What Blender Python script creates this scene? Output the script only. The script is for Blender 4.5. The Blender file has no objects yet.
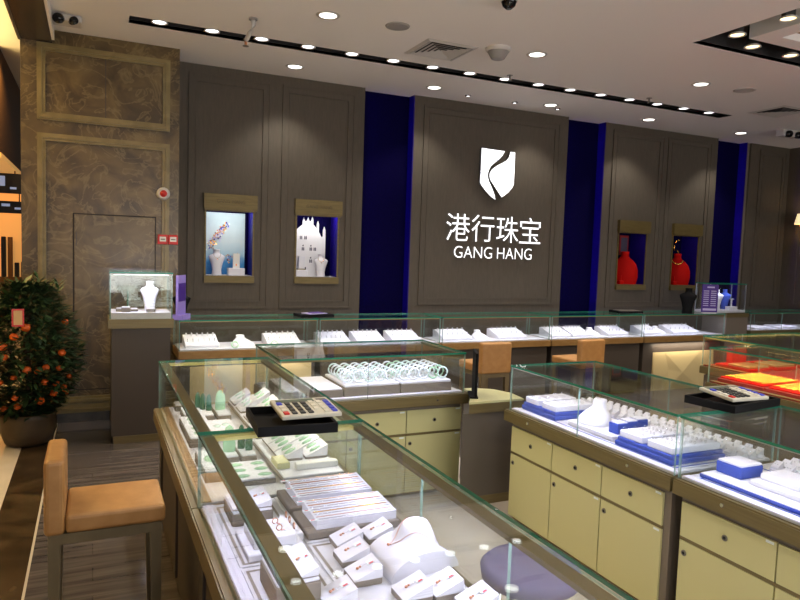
import bpy, bmesh, math, random
from mathutils import Matrix, Vector
random.seed(7)
C = bpy.context.scene
COL = C.collection
PI = math.pi

# ------------------------------------------------------------------ camera
YAW, PITCH, ROLL, FPX = math.radians(24.8385), math.radians(-4.1946), math.radians(1.9242), 666.51
fw = Vector((math.sin(YAW)*math.cos(PITCH), math.cos(YAW)*math.cos(PITCH), math.sin(PITCH)))
r0 = Vector((math.cos(YAW), -math.sin(YAW), 0)); u0 = r0.cross(fw)
rt = math.cos(ROLL)*r0 + math.sin(ROLL)*u0; up = -math.sin(ROLL)*r0 + math.cos(ROLL)*u0
cd = bpy.data.cameras.new('camera'); cam = bpy.data.objects.new('camera', cd); COL.objects.link(cam)
cam.matrix_world = Matrix(((rt.x, up.x, -fw.x, 0), (rt.y, up.y, -fw.y, 0), (rt.z, up.z, -fw.z, 1.65), (0, 0, 0, 1)))
cd.sensor_width = 36.0; cd.lens = 36.0*FPX/800; cd.clip_start = 0.02; cd.clip_end = 100
C.camera = cam

# ------------------------------------------------------------------ world, light, exposure
w = bpy.data.worlds.new('world'); C.world = w; w.use_nodes = True
w.node_tree.nodes['Background'].inputs[0].default_value = (1.0, .93, .86, 1)
w.node_tree.nodes['Background'].inputs[1].default_value = .05
C.view_settings.view_transform = 'Standard'; C.view_settings.look = 'None'
C.view_settings.exposure = 0.0; C.view_settings.gamma = 1.0; C.view_settings.use_curve_mapping = False
C.cycles.use_denoising = True
C.cycles.max_bounces = 10; C.cycles.transparent_max_bounces = 40; C.cycles.glossy_bounces = 6
C.cycles.sample_clamp_indirect = 4.0; C.cycles.caustics_reflective = False; C.cycles.caustics_refractive = False

def rgb(r, g, b):
    f = lambda c: (c/255/12.92) if c/255 <= .04045 else ((c/255+.055)/1.055)**2.4
    return (f(r), f(g), f(b), 1)
COLD = (.70, .73, 1.0); NEUT = (1.0, .96, .84); WARM = (1.0, .83, .62); GOLD = (1.0, .62, .25)
# the counters and what stands on them are scaled about the camera
S, LIFT = 1.0, 0.0
def scale_about_camera(counter):
    global S, LIFT
    S, LIFT = (.9066, .15412) if counter else (1.0, 0.0)
def conv(p, parent=None):
    return Vector((p[0]*S, p[1]*S, p[2]*S+(0 if parent else LIFT)))
ZF = -.17                                                  # the shop floor before the scaling about the camera
def area(name, loc, sx, sy, power, col, rot=(0, 0, 0), parent=None, spread=PI):
    l = bpy.data.lights.new(name, 'AREA'); l.shape = 'RECTANGLE'; l.size = sx*S; l.size_y = sy*S
    l.energy = power; l.color = col; l.spread = spread
    o = bpy.data.objects.new(name, l); COL.objects.link(o); o.location = conv(loc, parent); o.rotation_euler = rot
    if parent: o.parent = parent
    return o
def spot(name, loc, power, col, ang, rot=(0, 0, 0), blend=.5, parent=None, rad=.04):
    l = bpy.data.lights.new(name, 'SPOT'); l.energy = power; l.color = col; l.spot_size = math.radians(ang); l.spot_blend = blend
    l.shadow_soft_size = rad
    o = bpy.data.objects.new(name, l); COL.objects.link(o); o.location = conv(loc, parent); o.rotation_euler = rot
    if parent: o.parent = parent
    return o
CE = 3.455
# the shop's other downlights, over the counters beside and behind the photographer, and an added unseen fill light behind
for _x in (.9, 3.2, 5.6, 8.0):
    for _y in (2.6, .2, -2.2):
        spot('shop_downlight_beam', (_x, _y, CE-.02), 62, (1, .94, .85), 130, (0, 0, 0), .7, rad=.06)
area('unseen_fill_light', (4.2, -3.7, 1.9), 9.5, 3.0, 440, (1.0, .97, .94), (math.radians(122), 0, 0))  # unseen fill light, added to brighten ceiling and room
area('corridor_light', (-2.0, 8.0, 3.25), 1.0, 8, 420, (1.0, .70, .26), (PI, 0, 0))

# ------------------------------------------------------------------ materials
MAT = {}
def mat(name, col, rough=.5, metal=0, spec=.5, emit=None, estr=0):
    m = bpy.data.materials.new(name); m.use_nodes = True
    b = m.node_tree.nodes['Principled BSDF']
    b.inputs['Base Color'].default_value = col if len(col) == 4 else (*col, 1)
    b.inputs['Roughness'].default_value = rough; b.inputs['Metallic'].default_value = metal
    b.inputs['Specular IOR Level'].default_value = spec
    if emit: b.inputs['Emission Color'].default_value = (*emit[:3], 1); b.inputs['Emission Strength'].default_value = estr
    MAT[name] = m
    return m
def N(m, t, **kw):
    n = m.node_tree.nodes.new(t)
    for k, v in kw.items(): setattr(n, k, v)
    return n
def Lk(m, a, b): m.node_tree.links.new(a, b)
def noise_mat(name, c1, c2, scale, rough=.5, metal=0, detail=6, stretch=(1, 1, 1), distort=0, bump=0, spec=.5, lo=.35, hi=.65):
    m = mat(name, c1, rough, metal, spec); b = m.node_tree.nodes['Principled BSDF']
    tc = N(m, 'ShaderNodeTexCoord'); mp = N(m, 'ShaderNodeMapping'); mp.inputs['Scale'].default_value = stretch
    nz = N(m, 'ShaderNodeTexNoise'); nz.inputs['Scale'].default_value = scale; nz.inputs['Detail'].default_value = detail
    nz.inputs['Distortion'].default_value = distort
    cr = N(m, 'ShaderNodeValToRGB'); cr.color_ramp.elements[0].position = lo; cr.color_ramp.elements[1].position = hi
    cr.color_ramp.elements[0].color = c1; cr.color_ramp.elements[1].color = c2
    Lk(m, tc.outputs['Object'], mp.inputs[0]); Lk(m, mp.outputs[0], nz.inputs['Vector']); Lk(m, nz.outputs['Fac'], cr.inputs[0])
    Lk(m, cr.outputs[0], b.inputs['Base Color'])
    if bump:
        bp = N(m, 'ShaderNodeBump'); bp.inputs['Strength'].default_value = bump; bp.inputs['Distance'].default_value = .01
        Lk(m, nz.outputs['Fac'], bp.inputs['Height']); Lk(m, bp.outputs[0], b.inputs['Normal'])
    return m
def glass_mat(name, tint, refl=1.0):
    m = bpy.data.materials.new(name); m.use_nodes = True; nt = m.node_tree; nt.nodes.clear()
    out = N(m, 'ShaderNodeOutputMaterial'); mix = N(m, 'ShaderNodeMixShader'); tr = N(m, 'ShaderNodeBsdfTransparent'); gl = N(m, 'ShaderNodeBsdfGlossy')
    tr.inputs[0].default_value = tint; gl.inputs['Roughness'].default_value = 0.0; gl.inputs['Color'].default_value = (.95, 1, .97, 1)
    ge = N(m, 'ShaderNodeNewGeometry'); mi = N(m, 'ShaderNodeMix'); mi.data_type = 'FLOAT'; mi.inputs[2].default_value = 1.5; mi.inputs[3].default_value = 1/1.5
    fr = N(m, 'ShaderNodeFresnel'); ml = N(m, 'ShaderNodeMath', operation='MULTIPLY'); ml.inputs[1].default_value = refl*.75
    Lk(m, ge.outputs['Backfacing'], mi.inputs[0]); Lk(m, mi.outputs[0], fr.inputs['IOR']); Lk(m, fr.outputs[0], ml.inputs[0])
    Lk(m, ml.outputs[0], mix.inputs[0]); Lk(m, tr.outputs[0], mix.inputs[1]); Lk(m, gl.outputs[0], mix.inputs[2]); Lk(m, mix.outputs[0], out.inputs[0])
    MAT[name] = m
    return m
def edge_mat(name, col, a):
    m = bpy.data.materials.new(name); m.use_nodes = True; nt = m.node_tree; b = nt.nodes['Principled BSDF']
    b.inputs['Base Color'].default_value = col; b.inputs['Roughness'].default_value = .12; b.inputs['Alpha'].default_value = a
    MAT[name] = m
    return m
glass_mat('glass', (.985, .995, .99, 1)); edge_mat('glass_edge', (.02, .24, .15, 1), .9); edge_mat('glass_edge_pale', (.34, .54, .47, 1), .5)
mat('ceiling', rgb(240, 236, 231), .85); mat('slot_dark', rgb(40, 38, 38), .7); mat('brown_board', rgb(150, 118, 95), .7)
noise_mat('wall_taupe', rgb(80, 72, 61), rgb(86, 77, 66), 60, .75, stretch=(1, 1, .15), bump=.05)
noise_mat('blue_velvet', rgb(6, 3, 44), rgb(8, 4, 52), 40, .9, spec=.05)
noise_mat('marble', rgb(70, 54, 28), rgb(124, 102, 60), 2.6, .32, detail=9, distort=1.6, lo=.38, hi=.78)
def marble_veins(m):
    b = m.node_tree.nodes['Principled BSDF']; cr = [n for n in m.node_tree.nodes if n.type == 'VALTORGB'][0]
    tc = [n for n in m.node_tree.nodes if n.type == 'TEX_COORD'][0]
    n2 = N(m, 'ShaderNodeTexNoise'); n2.inputs['Scale'].default_value = 3.2; n2.inputs['Detail'].default_value = 7; n2.inputs['Distortion'].default_value = 2.5
    sub = N(m, 'ShaderNodeMath', operation='SUBTRACT'); sub.inputs[1].default_value = .5
    ab = N(m, 'ShaderNodeMath', operation='ABSOLUTE'); r2 = N(m, 'ShaderNodeValToRGB')
    r2.color_ramp.elements[0].position = 0; r2.color_ramp.elements[0].color = (1, 1, 1, 1); r2.color_ramp.elements[1].position = .035; r2.color_ramp.elements[1].color = (0, 0, 0, 1)
    mx = N(m, 'ShaderNodeMix'); mx.data_type = 'RGBA'; mx.inputs[7].default_value = rgb(150, 130, 88)
    sc = N(m, 'ShaderNodeMath', operation='MULTIPLY'); sc.inputs[1].default_value = .38
    Lk(m, tc.outputs['Object'], n2.inputs['Vector']); Lk(m, n2.outputs['Fac'], sub.inputs[0]); Lk(m, sub.outputs[0], ab.inputs[0]); Lk(m, ab.outputs[0], r2.inputs[0])
    Lk(m, r2.outputs[0], sc.inputs[0]); Lk(m, sc.outputs[0], mx.inputs[0]); Lk(m, cr.outputs[0], mx.inputs[6]); Lk(m, mx.outputs[2], b.inputs['Base Color'])
marble_veins(MAT['marble'])
noise_mat('marble_trim', rgb(122, 106, 62), rgb(140, 123, 78), 6, .35, detail=6, distort=1)
noise_mat('marble_dark', rgb(48, 36, 24), rgb(92, 74, 50), 3, .22, detail=9, distort=2, lo=.45, hi=.8)
def wood_tile():
    m = noise_mat('wood_tile', rgb(68, 62, 60), rgb(98, 91, 88), 5, .12, detail=8, stretch=(.35, 5, 1), distort=.4)
    b = m.node_tree.nodes['Principled BSDF']; cr = [n for n in m.node_tree.nodes if n.type == 'VALTORGB'][0]; tc = [n for n in m.node_tree.nodes if n.type == 'TEX_COORD'][0]
    br = N(m, 'ShaderNodeTexBrick'); br.inputs['Scale'].default_value = 1; br.inputs['Brick Width'].default_value = .9; br.inputs['Row Height'].default_value = .15
    br.inputs['Mortar Size'].default_value = .003; br.inputs['Color1'].default_value = (.92, .92, .92, 1); br.inputs['Color2'].default_value = (1.05, 1.05, 1.05, 1); br.inputs['Mortar'].default_value = (.7, .7, .7, 1)
    mx = N(m, 'ShaderNodeMix'); mx.data_type = 'RGBA'; mx.blend_type = 'MULTIPLY'; mx.inputs[0].default_value = 1
    Lk(m, tc.outputs['Object'], br.inputs['Vector']); Lk(m, cr.outputs[0], mx.inputs[6]); Lk(m, br.outputs['Color'], mx.inputs[7]); Lk(m, mx.outputs[2], b.inputs['Base Color'])
wood_tile()
mat('floor_line', rgb(190, 180, 165), .3); noise_mat('aisle_tile', rgb(196, 190, 184), rgb(204, 198, 192), 2.5, .25); noise_mat('light_tile', rgb(196, 186, 168), rgb(208, 198, 180), 3, .15)
noise_mat('bronze', rgb(110, 97, 64), rgb(121, 108, 73), 30, .38, metal=.25, stretch=(.1, .1, 3))
noise_mat('gilt', rgb(100, 85, 46), rgb(112, 96, 55), 20, .5, metal=.3, stretch=(.3, 1, 3))
noise_mat('bronze_orange', rgb(150, 114, 66), rgb(164, 127, 77), 12, .35, metal=.3, stretch=(1, .3, 3))
mat('cream', rgb(196, 193, 143), .35); mat('taupe_frame', rgb(118, 108, 97), .5); mat('taupe_dark', rgb(70, 62, 55), .55); mat('taupe_desk', rgb(90, 82, 72), .55)
mat('cream_facet', rgb(206, 188, 140), .35); mat('lit_rail_yellow', rgb(226, 214, 130), .4); mat('alu', rgb(205, 205, 210), .3, .7)  # rail yellow: LED light on the rails put into the colour
mat('black', rgb(13, 13, 15), .7, 0, .15); mat('black_gloss', rgb(14, 14, 16), .12); mat('mirror', (.85, .88, .88, 1), .02, 1.0)
mat('white_leather', rgb(216, 215, 222), .55); mat('deck_white', rgb(202, 201, 206), .5); mat('taupe_suede', rgb(120, 110, 98), .8); mat('mat_line', rgb(128, 118, 104), .7)
mat('groove', rgb(38, 26, 18), .7); noise_mat('blue_lit_side', rgb(20, 6, 104), rgb(24, 8, 114), 20, .45, spec=.2); mat('blue_suede', rgb(58, 78, 160), .8, 0, .2); mat('jade', rgb(166, 206, 172), .2); mat('jade_pale', rgb(204, 226, 218), .15); mat('jade_dark', rgb(48, 92, 66), .2); mat('jade_white', rgb(224, 232, 236), .12)  # brighter blue of side returns and linings: light put into the colour
mat('gold', rgb(232, 178, 84), .22, 1.0); mat('rose_gold', rgb(214, 150, 116), .28, .8); mat('silver', rgb(210, 212, 220), .25, .9)
mat('tag_white', rgb(225, 235, 235), .6); mat('tag_red', rgb(214, 60, 74), .6)
mat('red_velvet', rgb(176, 12, 6), .7, 0, .1); mat('red_dark', rgb(130, 10, 12), .6); mat('red_plastic', rgb(200, 34, 26), .4)
noise_mat('tan_leather', rgb(160, 114, 62), rgb(174, 128, 75), 14, .5, bump=.08); noise_mat('chair_wood', rgb(98, 84, 58), rgb(112, 98, 70), 12, .45, stretch=(1, 1, .2))
mat('purple', rgb(66, 34, 132), .5); mat('purple_seat', rgb(112, 104, 150), .6); mat('chrome', (.75, .75, .78, 1), .15, 1.0)
mat('calc_body', rgb(206, 204, 190), .45); mat('lcd', rgb(112, 124, 110), .25); mat('key_dark', rgb(44, 48, 50), .5); mat('key_white', rgb(222, 220, 208), .5); mat('key_blue', rgb(52, 66, 200), .5); mat('key_red', rgb(208, 48, 40), .5)
mat('leaf', rgb(36, 58, 30), .45); mat('leaf_light', rgb(52, 78, 40), .45); mat('orange_fruit', rgb(222, 96, 24), .45); mat('trunk', rgb(72, 54, 36), .8); noise_mat('pot_clay', rgb(62, 48, 32), rgb(78, 62, 42), 8, .5)
mat('card_gold', rgb(206, 164, 104), .5); mat('steel_grey', rgb(120, 116, 108), .4, .5); mat('plastic_white', rgb(200, 196, 190), .4); mat('plastic_grey', rgb(150, 146, 142), .5); mat('lens_black', rgb(10, 10, 12), .1)
mat('lamp_on', (1, 1, 1, 1), .5, emit=(1, .97, .86), estr=4.5); mat('lamp_cold', (1, 1, 1, 1), .5, emit=(.95, .97, 1), estr=4.5); mat('lamp_warm', (1, 1, 1, 1), .5, emit=(1, .74, .36), estr=3.2)
mat('led_white', (1, 1, 1, 1), .5, emit=(.88, .90, 1), estr=6); mat('led_gold', (1, 1, 1, 1), .5, emit=(1, .72, .2), estr=3)
mat('added_led_blue', (.1, .04, .6, 1), .5, emit=(.16, .05, 1.0), estr=1.5); mat('sign_light', (1, 1, 1, 1), .5, emit=(.96, .97, 1), estr=1.25); mat('sign_side', rgb(120, 118, 130), .4, .4); mat('shade_glow', rgb(250, 220, 160), .6, emit=(1, .8, .42), estr=.9)
mat('acrylic_purple', rgb(160, 140, 220), .1); mat('engrave', rgb(88, 74, 44), .5, .4); mat('cathedral_white', rgb(222, 220, 222), .6); mat('window_dark', rgb(60, 56, 78), .6)
mat('shop_brown', rgb(104, 70, 34), .5); mat('shop_glow', rgb(255, 190, 90), .6, emit=(1, .55, .18), estr=.35); mat('screen_dark', rgb(20, 18, 24), .3); mat('screen_mark', rgb(120, 130, 160), .4, emit=(.5, .6, .9), estr=.4)
mat('paper_white', rgb(224, 222, 216), .6); mat('print_pale', rgb(190, 180, 225), .6)
def sky_print():
    m = mat('sky_print', rgb(170, 190, 205), .6); b = m.node_tree.nodes['Principled BSDF']
    tc = N(m, 'ShaderNodeTexCoord'); sp = N(m, 'ShaderNodeSeparateXYZ'); nz = N(m, 'ShaderNodeTexNoise'); nz.inputs['Scale'].default_value = 9
    ad = N(m, 'ShaderNodeMath', operation='MULTIPLY_ADD'); ad.inputs[1].default_value = .18; cr = N(m, 'ShaderNodeValToRGB')
    e = cr.color_ramp.elements; e[0].position = .08; e[0].color = rgb(36, 112, 178); e[1].position = .95; e[1].color = rgb(170, 190, 198)
    x = e.new(.30); x.color = rgb(60, 140, 200); x = e.new(.42); x.color = rgb(176, 208, 222); x = e.new(.62); x.color = rgb(196, 212, 216)
    Lk(m, tc.outputs['Generated'], sp.inputs[0]); Lk(m, tc.outputs['Generated'], nz.inputs['Vector']); Lk(m, nz.outputs['Fac'], ad.inputs[0]); Lk(m, sp.outputs['Z'], ad.inputs[2]); Lk(m, ad.outputs[0], cr.inputs[0]); Lk(m, cr.outputs[0], b.inputs['Base Color'])
sky_print()

# ------------------------------------------------------------------ mesh helpers
class MB:
    def __init__(s): s.v = []; s.f = []; s.m = []; s.sm = []; s.mats = []
    def mi(s, name):
        if name not in s.mats: s.mats.append(name)
        return s.mats.index(name)
    def add(s, vs, fs, mt, smooth=False, M=None):
        o = len(s.v)
        for p in vs:
            p = Vector(p)
            s.v.append(tuple(M @ p) if M else tuple(p))
        for f in fs: s.f.append(tuple(i+o for i in f)); s.m.append(s.mi(mt) if isinstance(mt, str) else 0); s.sm.append(smooth)
        return s
    def box(s, x0, x1, y0, y1, z0, z1, mt, M=None):
        vs = [(x, y, z) for z in (z0, z1) for y in (y0, y1) for x in (x0, x1)]
        return s.add(vs, [(0, 2, 3, 1), (4, 5, 7, 6), (0, 1, 5, 4), (2, 6, 7, 3), (0, 4, 6, 2), (1, 3, 7, 5)], mt, False, M)
    def pane(s, x0, x1, y0, y1, z0, z1, em=None):
        d = (x1-x0, y1-y0, z1-z0); a = d.index(min(d))
        vs = [(x, y, z) for z in (z0, z1) for y in (y0, y1) for x in (x0, x1)]
        fs = [(0, 2, 3, 1), (4, 5, 7, 6), (0, 1, 5, 4), (2, 6, 7, 3), (0, 4, 6, 2), (1, 3, 7, 5)]
        ax = [2, 2, 1, 1, 0, 0]
        for f, q in zip(fs, ax): s.add([vs[i] for i in f], [(0, 1, 2, 3)], 'glass' if q == a else ('glass_edge' if a == 2 else 'glass_edge_pale'))
        return s
    def rbox(s, x0, x1, y0, y1, z0, z1, mt, r=.01, seg=2, M=None):
        bm = bmesh.new(); bmesh.ops.create_cube(bm, size=1)
        for v in bm.verts: v.co = Vector(((x0+x1)/2+v.co.x*(x1-x0), (y0+y1)/2+v.co.y*(y1-y0), (z0+z1)/2+v.co.z*(z1-z0)))
        bmesh.ops.bevel(bm, geom=bm.edges[:], offset=r, segments=seg, affect='EDGES', profile=.5)
        bm.verts.index_update()
        s.add([v.co[:] for v in bm.verts], [tuple(v.index for v in f.verts) for f in bm.faces], mt, False, M); bm.free()
        return s
    def prism(s, pts, z0, z1, mt, M=None, smooth=False):
        n = len(pts); vs = [(x, y, z0) for x, y in pts]+[(x, y, z1) for x, y in pts]
        fs = [tuple(range(n-1, -1, -1)), tuple(range(n, 2*n))]+[(i, (i+1) % n, n+(i+1) % n, n+i) for i in range(n)]
        return s.add(vs, fs, mt, smooth, M)
    def loft(s, lv, mt, seg=20, M=None, cap=True, smooth=True):
        vs = []; fs = []
        for (z, a, b, yo) in lv:
            for i in range(seg):
                t = 2*PI*i/seg; vs.append((a*math.cos(t), b*math.sin(t)+yo, z))
        for k in range(len(lv)-1):
            for i in range(seg): j = (i+1) % seg; fs.append((k*seg+i, k*seg+j, (k+1)*seg+j, (k+1)*seg+i))
        s.add(vs, fs, mt, smooth, M)
        if cap:
            k = len(lv)-1
            s.add(vs[:seg], [tuple(range(seg-1, -1, -1))], mt, False, M); s.add(vs[k*seg:], [tuple(range(seg))], mt, False, M)
        return s
    def cyl(s, x, y, z0, z1, r, mt, seg=20, M=None, r2=None):
        T = Matrix.Translation((x, y, 0)); T = (M @ T) if M else T
        return s.loft([(z0, r, r, 0), (z1, r2 or r, r2 or r, 0)], mt, seg, T)
    def ball(s, x, y, z, r, mt, seg=12, sq=1, M=None):
        T = Matrix.Translation((x, y, z)); T = (M @ T) if M else T
        return s.loft([(r*sq*math.sin(-PI/2+PI*k/8), max(.0005, r*math.cos(-PI/2+PI*k/8)), max(.0005, r*math.cos(-PI/2+PI*k/8)), 0) for k in range(9)], mt, seg, T, cap=False)
    def tube(s, pts, r, mt, seg=8, closed=False, M=None):
        pts = [Vector(p) for p in pts]; n = len(pts); vs = []; fs = []
        for i, p in enumerate(pts):
            a = pts[(i-1) % n] if (closed or i > 0) else p; b = pts[(i+1) % n] if (closed or i < n-1) else p
            t = (b-a).normalized(); q = Vector((0, 0, 1)) if abs(t.z) < .9 else Vector((1, 0, 0))
            u = t.cross(q).normalized(); v = t.cross(u)
            for k in range(seg): an = 2*PI*k/seg; vs.append(p+r*(math.cos(an)*u+math.sin(an)*v))
        for i in range(n if closed else n-1):
            j = (i+1) % n
            for k in range(seg): l = (k+1) % seg; fs.append((i*seg+k, j*seg+k, j*seg+l, i*seg+l))
        if not closed: fs.append(tuple(range(seg))); fs.append(tuple((n-1)*seg+k for k in range(seg-1, -1, -1)))
        return s.add(vs, fs, mt, True, M)
    def build(s, name, parent=None, loc=None, label=None, rot=None):
        me = bpy.data.meshes.new(name); me.from_pydata([(p[0]*S, p[1]*S, p[2]*S) for p in s.v], [], s.f); me.update()
        for k in s.mats: me.materials.append(MAT[k])
        me.polygons.foreach_set('material_index', s.m); me.polygons.foreach_set('use_smooth', s.sm)
        bm = bmesh.new(); bm.from_mesh(me); bmesh.ops.recalc_face_normals(bm, faces=bm.faces[:]); bm.to_mesh(me); bm.free()
        o = bpy.data.objects.new(name, me); COL.objects.link(o)
        if parent: o.parent = parent
        o.location = conv(loc or (0, 0, 0), parent)
        if rot: o.rotation_euler = rot
        if label: o['label'] = label
        return o
def tag(o, label, cat, group=None, kind=None):
    o['label'] = label; o['category'] = cat
    if group: o['group'] = group
    if kind: o['kind'] = kind
    return o
def thing(name, label, cat, loc=(0, 0, 0), rz=0, group=None):
    o = bpy.data.objects.new(name, None); o.empty_display_size = .05; COL.objects.link(o)
    o.location = conv(loc); o.rotation_euler = (0, 0, rz)
    return tag(o, label, cat, group)
def dup(root, loc, rz, label, group=None):
    def cp(o, par):
        c = o.copy(); COL.objects.link(c)
        if par: c.parent = par
        for k in list(o.children): cp(k, c)
        return c
    r = cp(root, None); r.location = conv(loc); r.rotation_euler = (r.rotation_euler.x, r.rotation_euler.y, rz); r['label'] = label
    if group: r['group'] = group
    return r
def struct(name, mb, label, cat, parent=None):
    o = mb.build(name, parent)
    if parent is None: tag(o, label, cat, kind='structure')
    return o
def one(name, mb, label, cat, loc=(0, 0, 0), rz=0, group=None):
    return tag(mb.build(name, None, loc, rot=(0, 0, rz)), label, cat, group)
def frame_rect(mb, x0, x1, z0, z1, y, wd, t, mt):           # picture-frame moulding standing t off the plane y (towards -Y)
    for a, b, c, d in ((x0, x1, z1-wd, z1), (x0, x1, z0, z0+wd), (x0, x0+wd, z0+wd, z1-wd), (x1-wd, x1, z0+wd, z1-wd)):
        mb.box(a, b, y-t, y, c, d, mt)
def holed(mb, x0, x1, y0, y1, z, holes, mt, zt=.03):         # horizontal slab with rectangular holes
    xs = sorted({x0, x1, *[h[0] for h in holes], *[h[1] for h in holes]}); ys = sorted({y0, y1, *[h[2] for h in holes], *[h[3] for h in holes]})
    for a, b in zip(xs, xs[1:]):
        for c, d in zip(ys, ys[1:]):
            mx, my = (a+b)/2, (c+d)/2
            if any(h[0] < mx < h[1] and h[2] < my < h[3] for h in holes): continue
            mb.box(a, b, c, d, z, z+zt, mt)

# ------------------------------------------------------------------ the room
XR = 9.93; YW = 7.09  # positions here and below mostly taken from image pixels through the fitted camera
struct('floor', MB().box(-.29, XR+.1, -4, 7.6, -.05, 0, 'wood_tile'), 'dark grey-brown plank floor of the shop', 'floor')
m = MB().box(.98, 2.70, -4, 6.15, 0, .004, 'aisle_tile')
struct('floor_aisle', m, 'pale tiled floor of the staff aisle between the counters', 'floor')
m = MB().box(-.51, -.29, -4, 6.66, -.05, 0, 'marble_dark').box(-.297, -.285, -4, 6.655, 0, .0008, 'floor_line')
struct('floor_border', m, 'dark brown marble border strip along the shop floor', 'floor')
struct('floor_corridor', MB().box(-4.5, -.51, -4, 20, -.05, 0, 'light_tile'), 'pale tiled floor of the mall corridor at the far left', 'floor')
SLOT = (.27, 7.17, 5.91, 6.11); RING = (4.53, 7.3, 1.4, 4.17)
m = MB(); holed(m, -.30, XR+.1, -4, 7.6, CE, [SLOT, RING], 'ceiling')
struct('ceiling', m, 'off-white shop ceiling with recessed lights', 'ceiling')
m = MB(); x0, x1, y0, y1 = SLOT                                                        # the long recessed channel
m.box(x0-.01, x1+.01, y0-.01, y1+.01, CE+.13, CE+.14, 'slot_dark'); m.box(x0-.012, x0, y0, y1, CE+.002, CE+.13, 'slot_dark'); m.box(x1, x1+.012, y0, y1, CE+.002, CE+.13, 'slot_dark')
m.box(x0, x1, y0-.012, y0, CE+.002, CE+.13, 'slot_dark'); m.box(x0, x1, y1, y1+.012, CE+.002, CE+.13, 'slot_dark')
struct('trim_1', m, 'long black recessed light channel in the ceiling before the back wall', 'ceiling recess')
m = MB(); x0, x1, y0, y1 = RING; q = .285                                               # the square ring recess upper right
m.box(x0-.01, x1+.01, y0-.01, y1+.01, CE+.16, CE+.17, 'slot_dark')
for a in ((x0-.012, x0, y0, y1), (x1, x1+.012, y0, y1), (x0, x1, y0-.012, y0), (x0, x1, y1, y1+.012)): m.box(*a, CE+.002, CE+.16, 'slot_dark')
struct('trim_2', m, 'black square ring recess with warm lamps in the ceiling at the upper right', 'ceiling recess')
m = MB(); holed(m, x0+q, x1-q, y0+q+.04, y1-q-.02, CE, [(x0+q+.19, x1-q-.19, y0+q+.23, y1-q-.17)], 'ceiling', .16)
m.box(x0+q+.18, x1-q-.18, y0+q+.2, y1-q-.16, CE+.06, CE+.08, 'brown_board')
struct('trim_3', m, 'white raised panel with brown centre inside the ceiling ring recess', 'ceiling panel')
# outer shell
struct('wall_back', MB().box(-.3, XR+.1, 7.5, 7.6, 0, 3.8, 'wall_taupe'), 'taupe back wall behind the panels', 'wall')
struct('wall_right', MB().box(XR, XR+.1, -4, 7.5, 0, CE, 'wall_taupe'), 'taupe side wall at the far right', 'wall')
struct('wall_front', MB().box(-.3, XR+.1, -4.1, -4, 0, CE, 'wall_taupe'), 'taupe wall behind the photographer', 'wall')
# marble column
m = MB().box(-.56, .74, 6.656, 7.5, 0, 3.9, 'marble')
col = struct('column', m, 'brown marble column at the left with moulded panels', 'column')
m = MB()
for (a, b, c, d) in ((-.435, .655, 2.685, 3.335), (-.435, .655, -.0, 2.57)):
    z0 = c if c > 0 else .17
    frame_rect(m, a, b, z0, d, 6.656, .065, .022, 'marble_trim'); frame_rect(m, a+.018, b-.018, z0+.018, d-.018, 6.634, .022, .012, 'marble_trim')
m.build('trim', col)
m = MB().box(-.57, .75, 6.625, 6.656, .125, .17, 'marble_trim').box(-.57, .75, 6.610, 6.656, .09, .125, 'marble_trim').box(-.565, .745, 6.64, 6.656, 0, .09, 'marble_dark')
m.build('baseboard', col)
m = MB()
for a in ((.105, .111, 2.69, 3.33), ): m.box(a[0], a[1], 6.654, 6.6565, a[2], a[3], 'taupe_dark')
m.build('seam', col)
m = MB().box(-.16, -.148, 6.6545, 6.657, .292, 1.892, 'groove').box(.53, .54, 6.6545, 6.657, .292, 1.892, 'groove').box(-.16, .54, 6.6545, 6.657, 1.882, 1.892, 'groove').box(-.16, .54, 6.6545, 6.657, .288, .296, 'groove').box(-.135, -.128, 6.652, 6.657, 1.6, 1.72, 'taupe_dark')
d = struct('door_1', m, 'concealed marble access door with thin dark outline in the column', 'door')
# bulkhead beam running from the column towards the camera
struct('beam', MB().box(-.556, -.315, -4, 6.656, 3.345, 3.9, 'marble_dark').box(-.315, -.295, -4, 6.56, 3.345, 3.56, 'ceiling').box(-.575, -.556, -4, 6.656, 3.335, 3.9, 'steel_grey'), 'brown marble bulkhead above the shop edge at the upper left', 'beam')

# ---------------------------------------- panelled back wall
def wall_panel(n, x0, x1, subs, niches, label):
    Y0, Y1 = YW, 7.23; m = MB(); mt = 'wall_taupe'
    xs = [x0]+[v for q in niches for v in (q[0], q[1])]+[x1]
    if niches:
        z0, z1 = niches[0][2], niches[0][3]
        m.box(x0, x1, Y0, Y1, 0, z0, mt); m.box(x0, x1, Y0, Y1, z1, CE, mt)
        for a, b in zip(xs[::2], xs[1::2]): m.box(a, b, Y0, Y1, z0, z1, mt)
    else: m.box(x0, x1, Y0, Y1, 0, CE, mt)
    o = struct('wall_panel_%d' % n, m, label, 'wall panel')
    m = MB()
    for a, b, c, d in subs:
        frame_rect(m, a, b, c, d, Y0, .02, .016, mt); frame_rect(m, a+.02, b-.02, c+.02, d-.02, Y0, .05, .008, mt); frame_rect(m, a+.07, b-.07, c+.07, d-.07, Y0, .012, .013, mt)
    m.build('trim', o)
    return o
NZ = (1.335, 2.02)
wall_panel(1, .76, 2.768, [(.875, 1.707, .985, 3.365), (1.833, 2.655, .985, 3.365)], [(1.06, 1.54, *NZ), (2.015, 2.485, *NZ)], 'taupe panelled wall section beside the marble column with two lit niches')
wall_panel(2, 3.39, 5.605, [(3.51, 5.475, 1.02, 3.355)], [], 'taupe panelled wall section carrying the white shield sign')
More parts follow.
